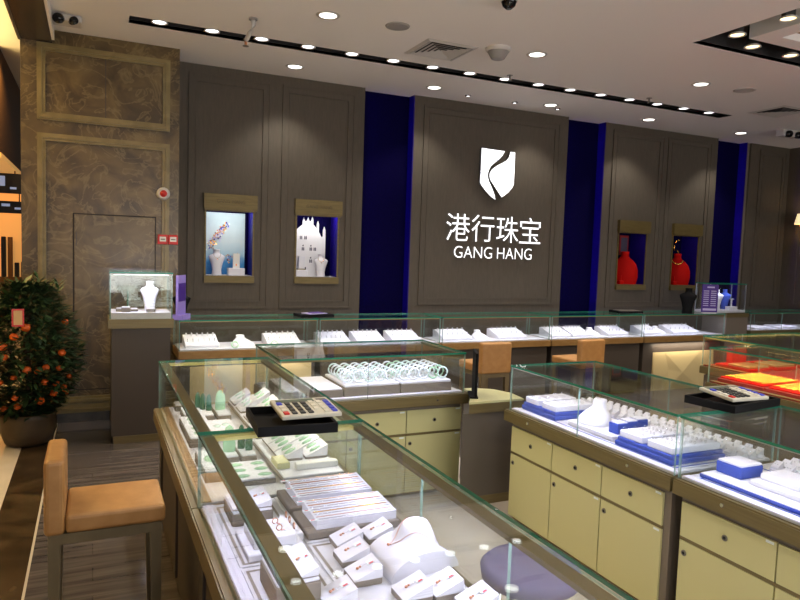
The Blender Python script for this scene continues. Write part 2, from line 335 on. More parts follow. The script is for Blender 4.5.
wall_panel(3, 6.23, 8.345, [(6.36, 7.285, .975, 3.375), (7.36, 8.22, .975, 3.375)], [(6.55, 7.05, NZ[0]-.04, NZ[1]), (7.56, 8.06, NZ[0]-.04, NZ[1])], 'taupe panelled wall section with two niches of red busts')
wall_panel(4, 9.05, XR, [(9.25, 9.85, .98, 3.38)], [], 'taupe panelled wall section in the far right corner')
struct('pilaster', MB().box(8.97, 9.05, 7.12, 7.23, 0, CE, 'taupe_frame'), 'narrow grey strip beside the last blue recess', 'wall')
for i, (a, b) in enumerate(((2.768, 3.39), (5.605, 6.23), (8.345, 8.97))):
    m = MB().box(a, b, 7.225, 7.25, 0, CE, 'blue_velvet').box(b-.012, b-.0005, 7.093, 7.225, 0, CE, 'blue_lit_side')
    struct('wall_recess_%d' % (i+1), m, ['deep blue wall recess left of the shield sign', 'deep blue wall recess right of the shield sign', 'deep blue wall recess near the right corner'][i], 'wall recess')
m = MB(); frame_rect
for (y0, y1) in ((.4, 2.4), (2.6, 4.6), (4.8, 6.9)):
    M = Matrix(((0, 1, 0, 0), (1, 0, 0, 0), (0, 0, 1, 0), (0, 0, 0, 1)))
    for a, b, c, d in ((y0, y1, 3.3, 3.36), (y0, y1, .98, 1.04), (y0, y0+.06, 1.04, 3.3), (y1-.06, y1, 1.04, 3.3)): m.box(XR-.015, XR, a, b, c, d, 'wall_taupe')
struct('trim_4', m, 'raised panel mouldings on the right side wall', 'moulding')

for a, b, pl in ((2.768, 3.39, 'left of the shield sign'), (5.605, 6.23, 'right of the shield sign'), (8.345, 8.97, 'near the right corner')):  # strip lamps added to brighten the blue side returns
    t = thing('added_cove_light', 'added blue strip lamp inside the recess '+pl, 'light', (a+.006, 7.18, 0), 0, 'added blue cove strips')
    MB().box(0, .008, -.008, .008, .9, CE-.05, 'plastic_grey').build('profile', t); MB().box(.0082, .011, -.006, .006, .9, CE-.05, 'added_led_blue').build('led_strip', t)
    area('added_cove_led', (.016, 0, 2.2), 2.4, .012, .9, (.16, .05, 1.0), (0, -PI/2, 0), t, math.radians(70))

# ---------------------------------------- niches with their brass surrounds
def niche(n, x0, x1, z0, z1, ydep, label):
    m = MB(); y1 = YW+ydep; b = 'blue_velvet'
    m.box(x0, x1, y1, y1+.02, z0, z1, b).box(x0-.014, x0, 7.232, y1, z0, z1, 'blue_lit_side').box(x1, x1+.014, 7.232, y1, z0, z1, 'blue_lit_side').box(x0, x1, 7.232, y1, z1, z1+.014, b)
    m.box(x1-.002, x1-.0005, YW+.003, 7.232, z0, z1, 'blue_lit_side').box(x0+.0005, x0+.002, YW+.003, 7.232, z0, z1, 'blue_lit_side')
    m.box(x0, x1, YW, y1, z0-.012, z0+.0004, 'deck_white' if n < 3 else 'red_dark')
    o = struct('niche_%d' % n, m, label, 'wall niche')
    m = MB().box(x0-.03, x1+.035, YW-.05, YW, z1-.005, z1+.155, 'gilt').box(x0-.02, x1+.025, YW-.035, YW, z1-.02, z1-.005, 'gilt')
    m.box(x0-.02, x1+.015, YW-.035, YW, z0-.075, z0-.003, 'gilt').box(x0-.018, x0, YW-.012, YW, z0, z1, 'gilt').box(x1, x1+.014, YW-.012, YW, z0, z1, 'gilt')
    f = m.build('surround', o, label='brushed brass surround with deep header')
    return o, f
FONT = None
def text_mesh(body, size, ext, off, mt, spacing=1.0):
    c = bpy.data.curves.new('lettering', 'FONT'); c.body = body; c.size = size; c.extrude = ext; c.offset = off; c.space_character = spacing
    c.align_x = 'CENTER'; c.align_y = 'CENTER'
    o = bpy.data.objects.new('lettering_source', c); COL.objects.link(o)
    dg = bpy.context.evaluated_depsgraph_get(); me = bpy.data.meshes.new_from_object(o.evaluated_get(dg))
    bpy.data.objects.remove(o); me.materials.clear(); me.materials.append(MAT[mt])
    xs = [v.co.x for v in me.vertices]; ys = [v.co.y for v in me.vertices]
    if xs:
        cx, cy = (min(xs)+max(xs))/2, (min(ys)+max(ys))/2
        for v in me.vertices: v.co.x -= cx; v.co.y -= cy
        me['w'] = max(xs)-min(xs); me['h'] = max(ys)-min(ys)
    return me
def put_text(name, body, wid, hgt, ext, off, mt, x, y, z, parent=None):      # upright text facing -Y, fitted to wid x hgt
    me = text_mesh(body, 1.0, ext, off, mt); sx, sz = wid/me['w'], hgt/me['h']
    for v in me.vertices: v.co = Vector((v.co.x*sx, -v.co.z, v.co.y*sz))
    if mt == 'sign_light':                                     # lit faces, grey returns
        me.materials.append(MAT['sign_side']); me.update()
        for f in me.polygons: f.material_index = 0 if abs(f.normal.y) > .5 else 1
    o = bpy.data.objects.new(name, me); COL.objects.link(o); o.location = (x, y, z)
    if parent: o.parent = parent
    return o
nl = ['lit wall niche with a sky and flower backdrop, nearest the marble column', 'lit wall niche with a white cathedral cutout', 'dim wall niche with a red bust under a dark panel, nearer the shield sign', 'dim wall niche with a red bust, farther from the shield sign']
nic = []
for i, (a, b, z0) in enumerate(((1.06, 1.54, 1.335), (2.015, 2.485, 1.335), (6.55, 7.05, 1.295), (7.56, 8.06, 1.295))):
    o, f = niche(i+1, a, b, z0, 2.02, .24 if i < 2 else .30, nl[i]); nic.append(o)
    if i < 2: [put_text('lettering', q, .13, .035, .002, 0, 'engrave', (a+b)/2+dx, YW-.051, 2.10, o) for q, dx in (('GANG', -.08), ('HANG', .08))]
area('niche_lamp', (1.30, 7.115, 2.014), .40, .03, 1.7, (1, .97, .92), (math.radians(24), 0, 0)); area('niche_lamp', (2.25, 7.115, 2.014), .40, .03, 1.7, (1, .98, .95), (math.radians(22), 0, 0))
area('niche_lamp', (6.80, 7.115, 2.014), .3, .03, .30, (1, .85, .7), (math.radians(12), 0, 0)); area('niche_lamp', (7.81, 7.115, 2.014), .3, .03, .30, (1, .85, .7), (math.radians(12), 0, 0))

# ------------------------------------------------------------------ ceiling fittings
def downlight(x, y, label, group, near):
    t = thing('downlight', label, 'ceiling light', (x, y, CE), 0, group)
    m = MB(); M = None
    m.loft([(-.001, .095, .095, 0), (-.006, .09, .09, 0), (-.006, .07, .07, 0), (-.001, .066, .066, 0)], 'plastic_white', 28, cap=False); m.build('trim_ring', t)
    MB().loft([(-.0035, .067, .067, 0), (-.003, .066, .066, 0)], 'lamp_on', 28).build('lamp', t)
    return t
DL = [(1.66, 5.09, 'recessed downlight nearest the black channel over the jade counters', 0), (3.63, 5.09, 'recessed downlight beside the ceiling smoke detector', 0), (5.65, 5.06, 'recessed downlight below the square ring recess', 0),
      (1.84, 6.66, 'recessed downlight close to the wall above the niche panels', 1), (3.41, 6.66, 'recessed downlight close to the wall at the left top of the shield panel', 1), (4.985, 6.66, 'recessed downlight close to the wall at the right top of the shield panel', 1),
      (6.54, 6.65, 'recessed downlight close to the wall above the red bust niches', 1), (8.23, 6.63, 'recessed downlight close to the wall above the last blue recess', 1)]
for x, y, lb, near in DL:
    t = downlight(x, y, lb, 'recessed downlights', near)
    spot('downlight_beam', (x, y, CE-.02), 46 if near else 120, (1, .93, .82), 100 if near else 125, (0, 0, 0), .5 if near else .7, rad=.06)
def gimbal(x, y, mt, label, group, hs=.129, loc_z=CE):
    t = thing('gimbal_spotlight', label, 'spotlight', (x, y, loc_z), 0, group)
    M = Matrix.Rotation(math.radians(0), 4, 'X')
    MB().loft([(.006, .062, .062, 0), (-.004, .068, .068, 0), (-.006, .058, .058, 0), (.012, .05, .05, 0)], 'plastic_white', 24, cap=False).build('lamp_ring', t)
    MB().cyl(0, 0, .014, hs, .047, 'slot_dark', 18).build('housing', t)
    MB().loft([(.002, .052, .052, 0), (.004, .05, .05, 0)], mt, 24).build('lamp', t)
    return t
g0 = None
px = [.50+.4207*k for k in range(16)]
names = ['first', 'second', 'third', 'fourth', 'fifth', 'sixth', 'seventh', 'eighth', 'ninth', 'tenth', 'eleventh', 'twelfth', 'thirteenth', 'fourteenth', 'fifteenth', 'sixteenth']
for i, x in enumerate(px):
    lb = '%s white spotlight from the column end of the long black ceiling channel' % names[i]
    if g0 is None: g0 = gimbal(x, 5.955, 'lamp_cold', lb, 'spotlights in the black channel')
    else: dup(g0, (x, 5.955, CE), 0, lb)
    spot('channel_beam', (x, 5.97, CE-.012), 24, (1, .95, .9), 70, (math.radians(-14), 0, 0), .6, rad=.05)
w0 = None
for i, (x, y) in enumerate(((4.66, 3.85), (4.66, 3.42), (5.02, 3.99), (5.50, 3.99), (5.98, 3.99), (4.66, 2.95))):
    lb = ['warm spotlight in the outer corner of the square ring recess', 'warm spotlight on the near arm of the ring recess, next to the corner lamp', 'warm spotlight on the far arm of the ring recess, below the white tip', 'warm spotlight on the far arm of the ring recess at the photo edge',
          'third warm spotlight along the far arm of the ring recess', 'third warm spotlight along the near arm of the ring recess'][i]
    if w0 is None: w0 = gimbal(x, y, 'lamp_warm', lb, 'spotlights in the ring recess', .159)
    else: dup(w0, (x, y, CE), 0, lb)
    spot('ring_beam', (x, y, CE-.012), 40, (1, .78, .5), 110, (0, 0, 0), .7, rad=.05)
# small accent lights over the shield panel
a0 = None
for i, x in enumerate((3.91, 4.55, 5.18)):
    lb = '%s tiny accent light on the ceiling over the shield panel' % ['leftmost', 'middle', 'rightmost'][i]
    if a0 is None:
        a0 = thing('accent_light', lb, 'ceiling light', (x, 6.78, CE), 0, 'accent lights over the shield')
        MB().loft([(0, .035, .035, 0), (-.012, .03, .03, 0), (-.012, .02, .02, 0)], 'chrome', 16, cap=False).build('trim_ring', a0)
        MB().loft([(-.008, .021, .021, 0), (-.006, .02, .02, 0)], 'lamp_cold', 16).build('lamp', a0)
    else: dup(a0, (x, 6.78, CE), 0, lb)
# air diffusers
def vent(x, y, s, label):
    t = thing('air_vent', label, 'vent', (x, y, CE), 0, 'ceiling air vents')
    m = MB()
    def ring(a, b, z0, z1, mt):
        for i in range(4):
            M = Matrix.Rotation(i*PI/2, 4, 'Z'); m.add([(-a, -a, z0), (a, -a, z0), (b, -b, z1), (-b, -b, z1)], [(0, 1, 2, 3)], mt, False, M)
    ring(s, s-.035, -.002, -.012, 'plastic_white'); m.build('frame', t)
    m = MB()
    for k in range(5): ring(s-.04-k*.042, s-.075-k*.042, -.01, .0-.002, 'plastic_white')
    m.build('louvres', t); MB().box(-s+.02, s-.02, -s+.02, s-.02, -.0015, -.0008, 'slot_dark').build('throat', t)
vent(2.83, 5.43, .25, 'square air vent beside the round smoke detector'); vent(7.42, 5.47, .25, 'square air vent near the twin emergency light')
# round ceiling items
one('ceiling_speaker', MB().loft([(0, .1, .1, 0), (-.008, .095, .095, 0), (-.010, .08, .08, 0), (-.006, .07, .07, 0)], 'plastic_grey', 28), 'round grey flush speaker in the ceiling left of the smoke detector', 'speaker', (2.23, 5.04, CE))
one('ceiling_speaker', MB().loft([(0, .11, .11, 0), (-.008, .105, .105, 0), (-.010, .08, .08, 0), (-.006, .07, .07, 0)], 'plastic_white', 28), 'round pale flush speaker in the ceiling right of the end of the black channel', 'speaker', (6.21, 4.99, CE))
t = thing('smoke_detector', 'white dome smoke detector on the ceiling beside the air vent', 'smoke detector', (3.24, 5.12, CE))
MB().loft([(0, .115, .115, 0), (-.02, .11, .11, 0), (-.03, .1, .1, 0)], 'plastic_white', 28).build('base', t); MB().loft([(-.03, .095, .095, 0), (-.09, .06, .06, 0), (-.095, .05, .05, 0)], 'plastic_grey', 28).build('sensor_dome', t)
t = thing('dome_camera', 'dark dome camera at the top edge of the ceiling', 'camera', (2.68, 4.12, CE)); MB().cyl(0, 0, -.02, 0, .06, 'plastic_white').build('base', t); MB().loft([(-.02, .055, .055, 0), (-.05, .045, .045, 0), (-.07, .02, .02, 0)], 'black_gloss', 20).build('dome', t)
t = thing('sprinkler_pipe', 'crooked white sprinkler drop hanging beside the black ceiling channel', 'sprinkler', (1.16, 5.46, CE))
MB().cyl(0, 0, -.015, 0, .035, 'plastic_grey', 16).build('escutcheon', t); MB().tube([(0, 0, -.01), (.005, .0, -.05), (-.02, .02, -.11), (-.045, .05, -.17)], .018, 'plastic_white').build('pipe', t)
MB().cyl(-.045, .05, -.2, -.17, .012, 'rose_gold', 10).cyl(-.045, .05, -.212, -.208, .025, 'steel_grey', 12).build('sprinkler_head', t)
for x, y, lb in ((3.82, 5.80, 'small sprinkler head beside the middle of the black channel'), (5.67, 5.78, 'small sprinkler head near the right part of the black channel'), (7.55, 4.95, 'small sprinkler head above the second air vent')):
    t = thing('sprinkler', lb, 'sprinkler', (x, y, CE), 0, 'sprinkler heads'); MB().cyl(0, 0, -.006, 0, .03, 'plastic_grey', 14).build('escutcheon', t); MB().cyl(0, 0, -.05, -.006, .009, 'steel_grey', 10).cyl(0, 0, -.054, -.05, .02, 'steel_grey', 12).build('sprinkler_head', t)
t = thing('emergency_light', 'twin-lens white emergency light on the ceiling above the right corner', 'emergency light', (8.55, 6.16, CE))
MB().rbox(-.16, .16, -.06, .06, -.09, 0, 'plastic_white', .01).build('body', t)
for s in (-.07, .12): MB().tube([(s, -.05, -.06), (s-.02, -.1, -.07)], .045, 'lens_black', 16).build('lamp_head', t)
t = thing('emergency_light', 'twin-lens fitting on the ceiling at the top of the marble column', 'emergency light', (-.2, 6.22, CE))
MB().rbox(-.1, .12, -.08, .1, -.05, 0, 'plastic_white', .01).build('body', t)
MB().tube([(-.04, -.08, -.04), (-.05, -.13, -.055)], .04, 'lens_black', 16).build('lamp_head', t); MB().tube([(.05, -.05, -.04), (.07, -.12, -.05)], .03, 'lens_black', 16).build('lamp_head', t)
# column fittings
t = thing('alarm_beacon', 'white round alarm beacon with red dome on the marble column', 'alarm', (.60, 6.634, 2.11)); MX = Matrix.Rotation(PI/2, 4, 'X')
MB().loft([(0, .06, .06, 0), (.02, .058, .058, 0), (.03, .045, .045, 0)], 'plastic_white', 24, MX).build('base', t); MB().loft([(.03, .032, .032, 0), (.05, .026, .026, 0), (.06, .012, .012, 0)], 'red_plastic', 20, MX).build('dome', t)
for i in range(2):
    t = thing('fire_call_point', ['red fire call point on the column, left one of the pair', 'red fire call point on the column, right one of the pair'][i], 'fire alarm', (.597+.092*i, 6.634, 1.684), 0, 'fire call points')
    MB().rbox(-.043, .043, -.028, .022, -.045, .045, 'red_plastic', .005).build('housing', t); MB().box(-.028, .028, -.031, -.028, -.018, .026, 'paper_white').box(-.02, .02, -.032, -.031, -.004, .008, 'steel_grey').build('pane', t)

# ------------------------------------------------------------------ shield sign and lettering
t = thing('shop_sign', 'white illuminated shield emblem and lettering on the taupe centre panel', 'sign', (4.53, YW, 0))
def ribbon_poly(pts, mt, name):
    MB().prism(pts, .001, 1, 'sign_side', Matrix(((1, 0, 0, 0), (0, 0, -.03, -.012), (0, 1, 0, 0), (0, 0, 0, 1)))).prism(pts, 1.001, 1.08, mt, Matrix(((1, 0, 0, 0), (0, 0, -.03, -.012), (0, 1, 0, 0), (0, 0, 0, 1)))).build(name, t)
def emb(u, v): return (-.245+u*.485, 2.322+v*.608)
sc = lambda L: [emb(a, b) for a, b in L]
Lp = [(0, 1), (.69, .985), (.62, .89), (.53, .82), (.40, .735), (.29, .66), (.235, .58), (.205, .48), (.24, .37), (.345, .235), (.43, .10), (.465, 0), (.34, .05), (.18, .15), (.02, .28), (-.01, .33), (0, .6)]
Rp = [(.86, .985), (1, .98), (1.0, .34), (.96, .27), (.84, .16), (.655, .055), (.56, .14), (.43, .26), (.29, .39), (.262, .46), (.265, .52), (.33, .60), (.47, .68), (.62, .74), (.76, .805), (.83, .88)]
ribbon_poly(sc(Lp), 'sign_light', 'emblem'); ribbon_poly(sc(Rp), 'sign_light', 'emblem')
arc = [(-.0, .56), (.06, .66), (.18, .73), (.34, .78), (.52, .80)]
MB().tube([(*[emb(a, b)[0]], -.045, emb(a, b)[1]) for a, b in arc], .004, 'screen_mark', 6).build('emblem_line', t)
MB().tube([(*[emb(a, b)[0]], -.045, emb(a, b)[1]) for a, b in [(.0, .52), (.06, .36), (.2, .2), (.36, .09)]], .004, 'screen_mark', 6).build('emblem_line', t)
for ch, cx in zip('港行珠宝', (-.525, -.175, .185, .528)):
    put_text('character', ch, .325, .325, .012, -.006, 'sign_light', cx, -.025, 1.962, t)
put_text('lettering', 'GANG', .54, .14, .010, -.012, 'sign_light', -.295, -.02, 1.665, t)
put_text('lettering', 'HANG', .52, .14, .010, -.012, 'sign_light', .31, -.02, 1.665, t)

# ------------------------------------------------------------------ display counters
scale_about_camera(True)
def counter(label, loc, rz, L, D, T=.90, Z=.60, group='glass display counters', rail=.05, rail_mt='bronze', end_mt='bronze', led=COLD, power=14, led_mt='led_white', ledge='deck_white',
            front='plain', back='plain', ncol=3, seams=None, fascia='bronze', body='taupe_frame', deck='deck_white', end_rails=True, kick='bronze', rails=('f', 'b'), ends=(.004, .004), o=.02, fseams=None, dr=.06):
    t = thing('display_counter', label, 'display counter', loc, rz, group)
    g = .013
    m = MB().box(.02, L-.02, .02, D-.02, ZF+.03, .50, body).box(.03, L-.03, .03, D-.03, .50, .516, 'taupe_dark'); cab = m.build('cabinet', t)
    MB().box(.04, L-.04, .04, D-.04, ZF, ZF+.03, kick).build('toe_kick', t)
    e0, e1 = ends
    MB().box(-e0, L+e1, -o, D+o, .516, Z-.018, fascia).box(-e0+.002, L+e1-.002, -o+.006, D+o-.006, Z-.018, Z-.010, fascia).build('fascia', t)
    MB().box(g, L-g, g, D-g, Z-.0102, Z, deck).build('deck', t)
    lw = .045
    MB().box(g+.002, L-g-.002, g+.002, lw+g, Z, Z+.004, ledge).box(g+.002, L-g-.002, D-lw-g, D-g-.002, Z, Z+.004, ledge).build('deck_ledge', t)
    seams = seams if seams is not None else [L/2]
    xs = [0]+list(seams)+[L]
    fs = [0]+list(seams if fseams is None else fseams)+[L]
    for a, b in zip(fs, fs[1:]): MB().pane(a+.0005, b-.0005, 0, .010, Z-.010, T-g).build('front_pane', t)
    for a, b in zip(xs, xs[1:]): MB().pane(a+.0005, b-.0005, D-.010, D, Z-.010, T-g).build('back_pane', t)
    for x in (0, L-.010): MB().pane(x, x+.010, .0105, D-.0105, Z-.010, T-g).build('side_pane', t)
    MB().pane(-.003, L+.003, -.003, D+.003, T-g, T).build('top_pane', t)
    zt = T-g; rh = .016 if rail > .02 else .009
    def led_rail(x0, x1, y0, y1, mt, ln, ang):
        r = MB().box(x0, x1, y0, y1, zt-rh, zt-.001, mt).build('led_rail', t)
        c = .3; yy0, yy1 = (y0+(y1-y0)*c, y1-(y1-y0)*c)
        MB().add([(x0+.02, yy0, zt-rh-.0004), (x1-.02, yy0, zt-rh-.0004), (x1-.02, yy1, zt-rh-.0004), (x0+.02, yy1, zt-rh-.0004)], [(3, 2, 1, 0)], led_mt).build('led_strip', r)
        area('counter_led', ((x0+x1)/2, (y0+y1)/2, zt-rh-.006), (x1-x0)*.94, .012, power*(x1-x0), led, (ang, 0, 0), t)
    if 'f' in rails: led_rail(.012, L-.012, .012, .012+rail, rail_mt, L, math.radians(28))
    if 'b' in rails: led_rail(.012, L-.012, D-.012-rail, D-.012, rail_mt, L, math.radians(-28))
    if end_rails:
        for x in (.012, L-.012-rail*.7): MB().box(x, x+rail*.7, .012+rail, D-.012-rail, zt-rh, zt-.001, end_mt).build('led_rail', t)
    def doors(y, s, n):                                     # s = -1: on the y = 0 side, +1: on the y = D side
        W = (L-.025-dr)/n; ya, yb = (y-.012, y) if s < 0 else (y, y+.012)
        for k in range(n):
            a, b = .025+k*W+.004, .025+(k+1)*W-.004
            for nm, c, d in (('drawer', .312, .482), ('door', ZF+.035, .292)):
                p = MB().box(a, b, ya, yb, c, d, 'cream').build(nm, t)
                lx = (a+b)/2 if nm == 'drawer' else a+.03; lz = .40 if nm == 'drawer' else .235
                M = Matrix.Translation((lx, y+s*.012, lz)) @ Matrix.Rotation(-s*PI/2, 4, 'X')
                MB().loft([(0, .015, .015, 0), (.004, .014, .014, 0)], 'steel_grey', 16, M).loft([(.0042, .008, .008, 0), (.0055, .007, .007, 0)], 'lens_black', 12, M).build('lock', p)
                if nm == 'drawer' or k: MB().box(b-.05, b-.012, y+s*.0122 if s > 0 else ya-.0006, y+s*.0128 if s > 0 else ya-.0001, d-.016, d-.004, 'tag_white').build('sticker', p, label='small pale number sticker')
        MB().box(.025, L-dr, min(y, y+s*.009), max(y, y+s*.009), .294, .310, 'bronze').build('divider_rail', t)
        for k in range(n): 
            if k % 2 == 0: MB().loft([(0, .010, .010, 0), (.004, .009, .009, 0)], 'chrome', 12, Matrix.Translation((.025+(k+.5)*W, (0 if s < 0 else D)+s*(o+.0005), .557)) @ Matrix.Rotation(-s*PI/2, 4, 'X')).build('fascia_lock', t)
    def pilasters(y, s):
        ya, yb = sorted((y, y+s*.012))
        MB().box(.0, L, min(y, y+s*.014), max(y, y+s*.014), .38, .497, fascia).build('apron', t)
        n = max(2, round(L/.75))
        for k in range(n+1):
            x = k*(L-.09)/n; MB().box(x, x+.09, ya, yb, ZF+.07, .38, body).build('pilaster', t)
    if front == 'doors': doors(.02, -1, ncol)
    elif front == 'pilaster': pilasters(.02, -1)
    if back == 'doors': doors(D-.02, 1, ncol)
    return t
RZ = -PI/2
CG = 'glass display counters'
A1 = counter('glass counter of jade pieces behind the tray with the grey calculator', (.385, 4.457, 0), RZ, 1.745, .70, rail=.045, end_mt='lit_rail_yellow', led=NEUT, power=2.4, ledge='bronze_orange', front='pilaster', back='doors', body='taupe_dark', seams=[.87], ends=(.025, .004), o=.03, fseams=[])
mat('ledge_white', rgb(214, 212, 224), .4)
A2 = counter('nearest glass counter, with bust, chain boards and white wedges', (.385, 2.700, 0), RZ, 2.3, .70, rail=.045, end_mt='lit_rail_yellow', led=COLD, power=2.3, ledge='ledge_white', front='pilaster', back='doors', ncol=4, body='taupe_dark', seams=[.61, 1.17, 1.75], fseams=[], ends=(.004, .025), o=.03)
C1 = counter('glass counter with blue trays and small white bust, behind the tray holding the white calculator', (2.60, 3.770, 0), RZ, 1.43, .73, rail=.016, rail_mt='alu', led=COLD, power=2.7, ledge='ledge_white', front='doors', back='pilaster', ncol=3, seams=[.70], end_rails=False, ends=(.025, .004), o=.025, rails=('f',))
C2 = counter('glass counter with blue box and clear bangles at the lower right', (2.60, 2.315, 0), RZ, 1.6, .73, rail=.016, rail_mt='alu', led=COLD, power=2.7, ledge='ledge_white', front='doors', back='pilaster', ncol=3, seams=[.8], end_rails=False, ends=(.004, .02), o=.025, rails=('f',))
B1 = counter('glass counter filled with two trays of upright bangles', (1.14, 4.335, 0), 0, 1.432, .74, rail=.03, led=COLD, power=1.9, rails=('f',), ledge='ledge_white', front='doors', ncol=3, seams=[.64], end_mt='bronze', ends=(.004, .022), o=.03, dr=.012)
wall_units = [(.77, 2.19), (2.215, 3.68), (3.71, 5.25), (5.28, 6.80), (6.83, 8.38)]
ul = ['long wall counter unit at the marble column end', 'second wall counter unit from the marble column', 'wall counter unit behind the first tan chair', 'wall counter unit behind the second tan chair', 'wall counter unit under the purple price sign']
BW = []
for (a, b), lb in zip(wall_units, ul):
    BW.append(counter(lb, (a, 6.80, 0), 0, b-a, .50, T=.90, Z=.60, rail=.02, led=NEUT if a < 1 else COLD, power=2.0, rails=('f',), led_mt='led_white', rail_mt='bronze_orange', group='counters along the back wall', fascia='bronze_orange', ledge='ledge_white', seams=[], end_rails=False, body='taupe_dark'))
RC = counter('wall counter with white pads in the far right corner', (8.99, 6.84, 0), 0, 1.9, .48, T=.90, Z=.64, rail=.02, led=COLD, power=1.8, rails=('f',), seams=[.7], ledge='ledge_white', end_rails=False)
G1 = counter('glass counter of gold jewellery on red trays at the right edge', (4.93, 4.135, 0), RZ, 2.0, .66, rail=.02, rail_mt='bronze_orange', led=GOLD, power=3.2, led_mt='led_gold', ledge='bronze', deck='red_dark', seams=[1.0], end_mt='bronze_orange', group='gold counters')
G2 = counter('farther gold counter with red blocks behind the red trays', (5.645, 4.82, 0), RZ, 2.6, 1.40, rail=.03, rail_mt='lit_rail_yellow', led=GOLD, power=2.4, led_mt='led_gold', ledge='bronze_orange', deck='red_dark', seams=[1.0], end_mt='lit_rail_yellow', group='gold counters')
# cream faceted knee panels under the wall counters
def facet_panel(x0, x1, z1, label):
    n = 4; m = MB(); random.seed(3); P = {}
    for i in range(n+1):
        for j in range(3):
            jx = 0 if i in (0, n) else random.uniform(-.08, .08); jz = 0 if j in (0, 2) else random.uniform(-.05, .05)
            P[i, j] = (x0+(x1-x0)*i/n+jx, 6.815-(random.uniform(0, .035) if 0 < j < 2 else .004), ZF+.002+(z1-ZF)*j/2+jz)
    vs = []; fs = []
    for i in range(n):
        for j in range(2):
            q = [P[i, j], P[i+1, j], P[i+1, j+1], P[i, j+1]]; o = len(vs); vs += q
            fs += [(o, o+1, o+2), (o, o+2, o+3)] if (i+j) % 2 else [(o, o+1, o+3), (o+1, o+2, o+3)]
    m.add(vs, fs, 'cream_facet'); m.box(x0, x1, 6.817, 6.8195, ZF+.003, z1, 'cream_facet')
    return one('faceted_panel', m, label, 'panel', group='cream faceted panels')
facet_panel(.88, 2.13, .43, 'cream faceted knee panel under the wall counter at the column end'); facet_panel(7.03, 8.2, .37, 'cream faceted knee panel under the wall counter, left of the gold counter')
area('knee_lamp', (1.5, 6.76, .50), 1.1, .03, 1.2, WARM, (math.radians(20), 0, 0)); area('knee_lamp', (7.55, 6.76, .48), 1.0, .03, 3, WARM, (math.radians(20), 0, 0))

# ------------------------------------------------------------------ corner desk between the counters, table mirror
t = thing('corner_desk', 'low cream-topped corner desk between the bangle counter and the blue tray counter', 'desk')
poly = [(2.415, 4.0), (2.88, 4.0), (2.90, 4.2), (2.84, 4.35), (2.70, 4.44), (2.625, 4.44), (2.61, 4.29)]
def inset(d): 
    cx, cy = 2.70, 4.18
    return [(cx+(x-cx)*(1-d), cy+(y-cy)*(1-d)) for x, y in poly]
MB().prism(poly, .585, .60, 'cream').build('desk_top', t); MB().prism(inset(.02), .516, .584, 'bronze').build('fascia', t)
MB().prism([(2.38, 4.02), (2.86, 4.02), (2.88, 4.2), (2.82, 4.33), (2.70, 4.42), (2.61, 4.42), (2.565, 4.315)], ZF+.07, .515, 'taupe_desk').build('cabinet', t); MB().prism(inset(.09), ZF, ZF+.07, 'bronze').build('toe_kick', t)
t = thing('table_mirror', 'black table mirror standing on the corner desk facing the bangles', 'mirror', (2.575, 4.20, .601), math.radians(64))
MB().rbox(-.13, .13, -.012, .008, .012, .33, 'black', .004).build('frame', t); MB().box(-.118, .118, -.0135, -.012, .03, .318, 'mirror').build('mirror_glass', t, label='silvered mirror face'); MB().prism([(-.13, -.02), (.10, -.02), (.10, .04), (-.13, .04)], 0, .012, 'black').build('base', t)

# ------------------------------------------------------------------ chairs
def chair(label, loc, rz):
    t = thing('counter_chair', label, 'chair', loc, rz, 'tan counter chairs')
    MB().rbox(-.18, .18, .005, .40, .43, .51, 'tan_leather', .018, 3).build('seat', t)
    MB().rbox(-.18, .18, -.075, .004, .425, .745, 'tan_leather', .02, 3).build('backrest', t)
    MB().box(-.168, .168, -.06, .385, .385, .429, 'chair_wood').build('seat_frame', t)
    for sx in (-1, 1):
        for (ya, yb) in ((-.06, -.012), (.337, .385)):
            x0, x1 = sorted((sx*.168, sx*.12)); yc = (ya+yb)/2
            M = None; m = MB(); xo = sx*.168; f = .72
            xi0, xi1 = sorted((xo, xo-sx*.048)); xb0, xb1 = sorted((xo, xo-sx*.034))
            yy0, yy1 = (ya, yb) if True else 0
            vs = [(xb0, ya if ya < 0 else ya+.012, ZF), (xb1, ya if ya < 0 else ya+.012, ZF), (xb1, yb-.012 if ya < 0 else yb, ZF), (xb0, yb-.012 if ya < 0 else yb, ZF), (xi0, ya, .385), (xi1, ya, .385), (xi1, yb, .385), (xi0, yb, .385)]
            m.add(vs, [(3, 2, 1, 0), (4, 5, 6, 7), (0, 1, 5, 4), (1, 2, 6, 5), (2, 3, 7, 6), (3, 0, 4, 7)], 'chair_wood').build('leg', t)
    return t
ch = chair('tan leather counter chair in front, seen side-on beside the nearest counter', (-.108, 3.185, 0), RZ)
dup(ch, (3.77, 5.80, 0), 0, 'tan leather counter chair behind the corner desk, back turned'); dup(ch, (5.02, 5.80, 0), math.radians(4), 'tan leather counter chair standing right of the one behind the corner desk')
# swivel stool in the staff aisle
t = thing('round_stool', 'round purple-grey stool standing in the aisle between the counters', 'stool', (1.515, 2.01, 0))
MB().loft([(.42, .165, .165, 0), (.425, .185, .185, 0), (.465, .19, .19, 0), (.485, .17, .17, 0), (.488, .10, .10, 0)], 'purple_seat', 32).build('seat', t)
for k in range(4): MB().tube([(.12*math.cos(k*PI/2+.4), .12*math.sin(k*PI/2+.4), .425), (.18*math.cos(k*PI/2+.4), .18*math.sin(k*PI/2+.4), ZF+.006)], .010, 'chrome').build('leg', t)
MB().tube([(.155*math.cos(a*PI/12), .155*math.sin(a*PI/12), .2) for a in range(24)], .007, 'chrome', 6, True).build('foot_ring', t)

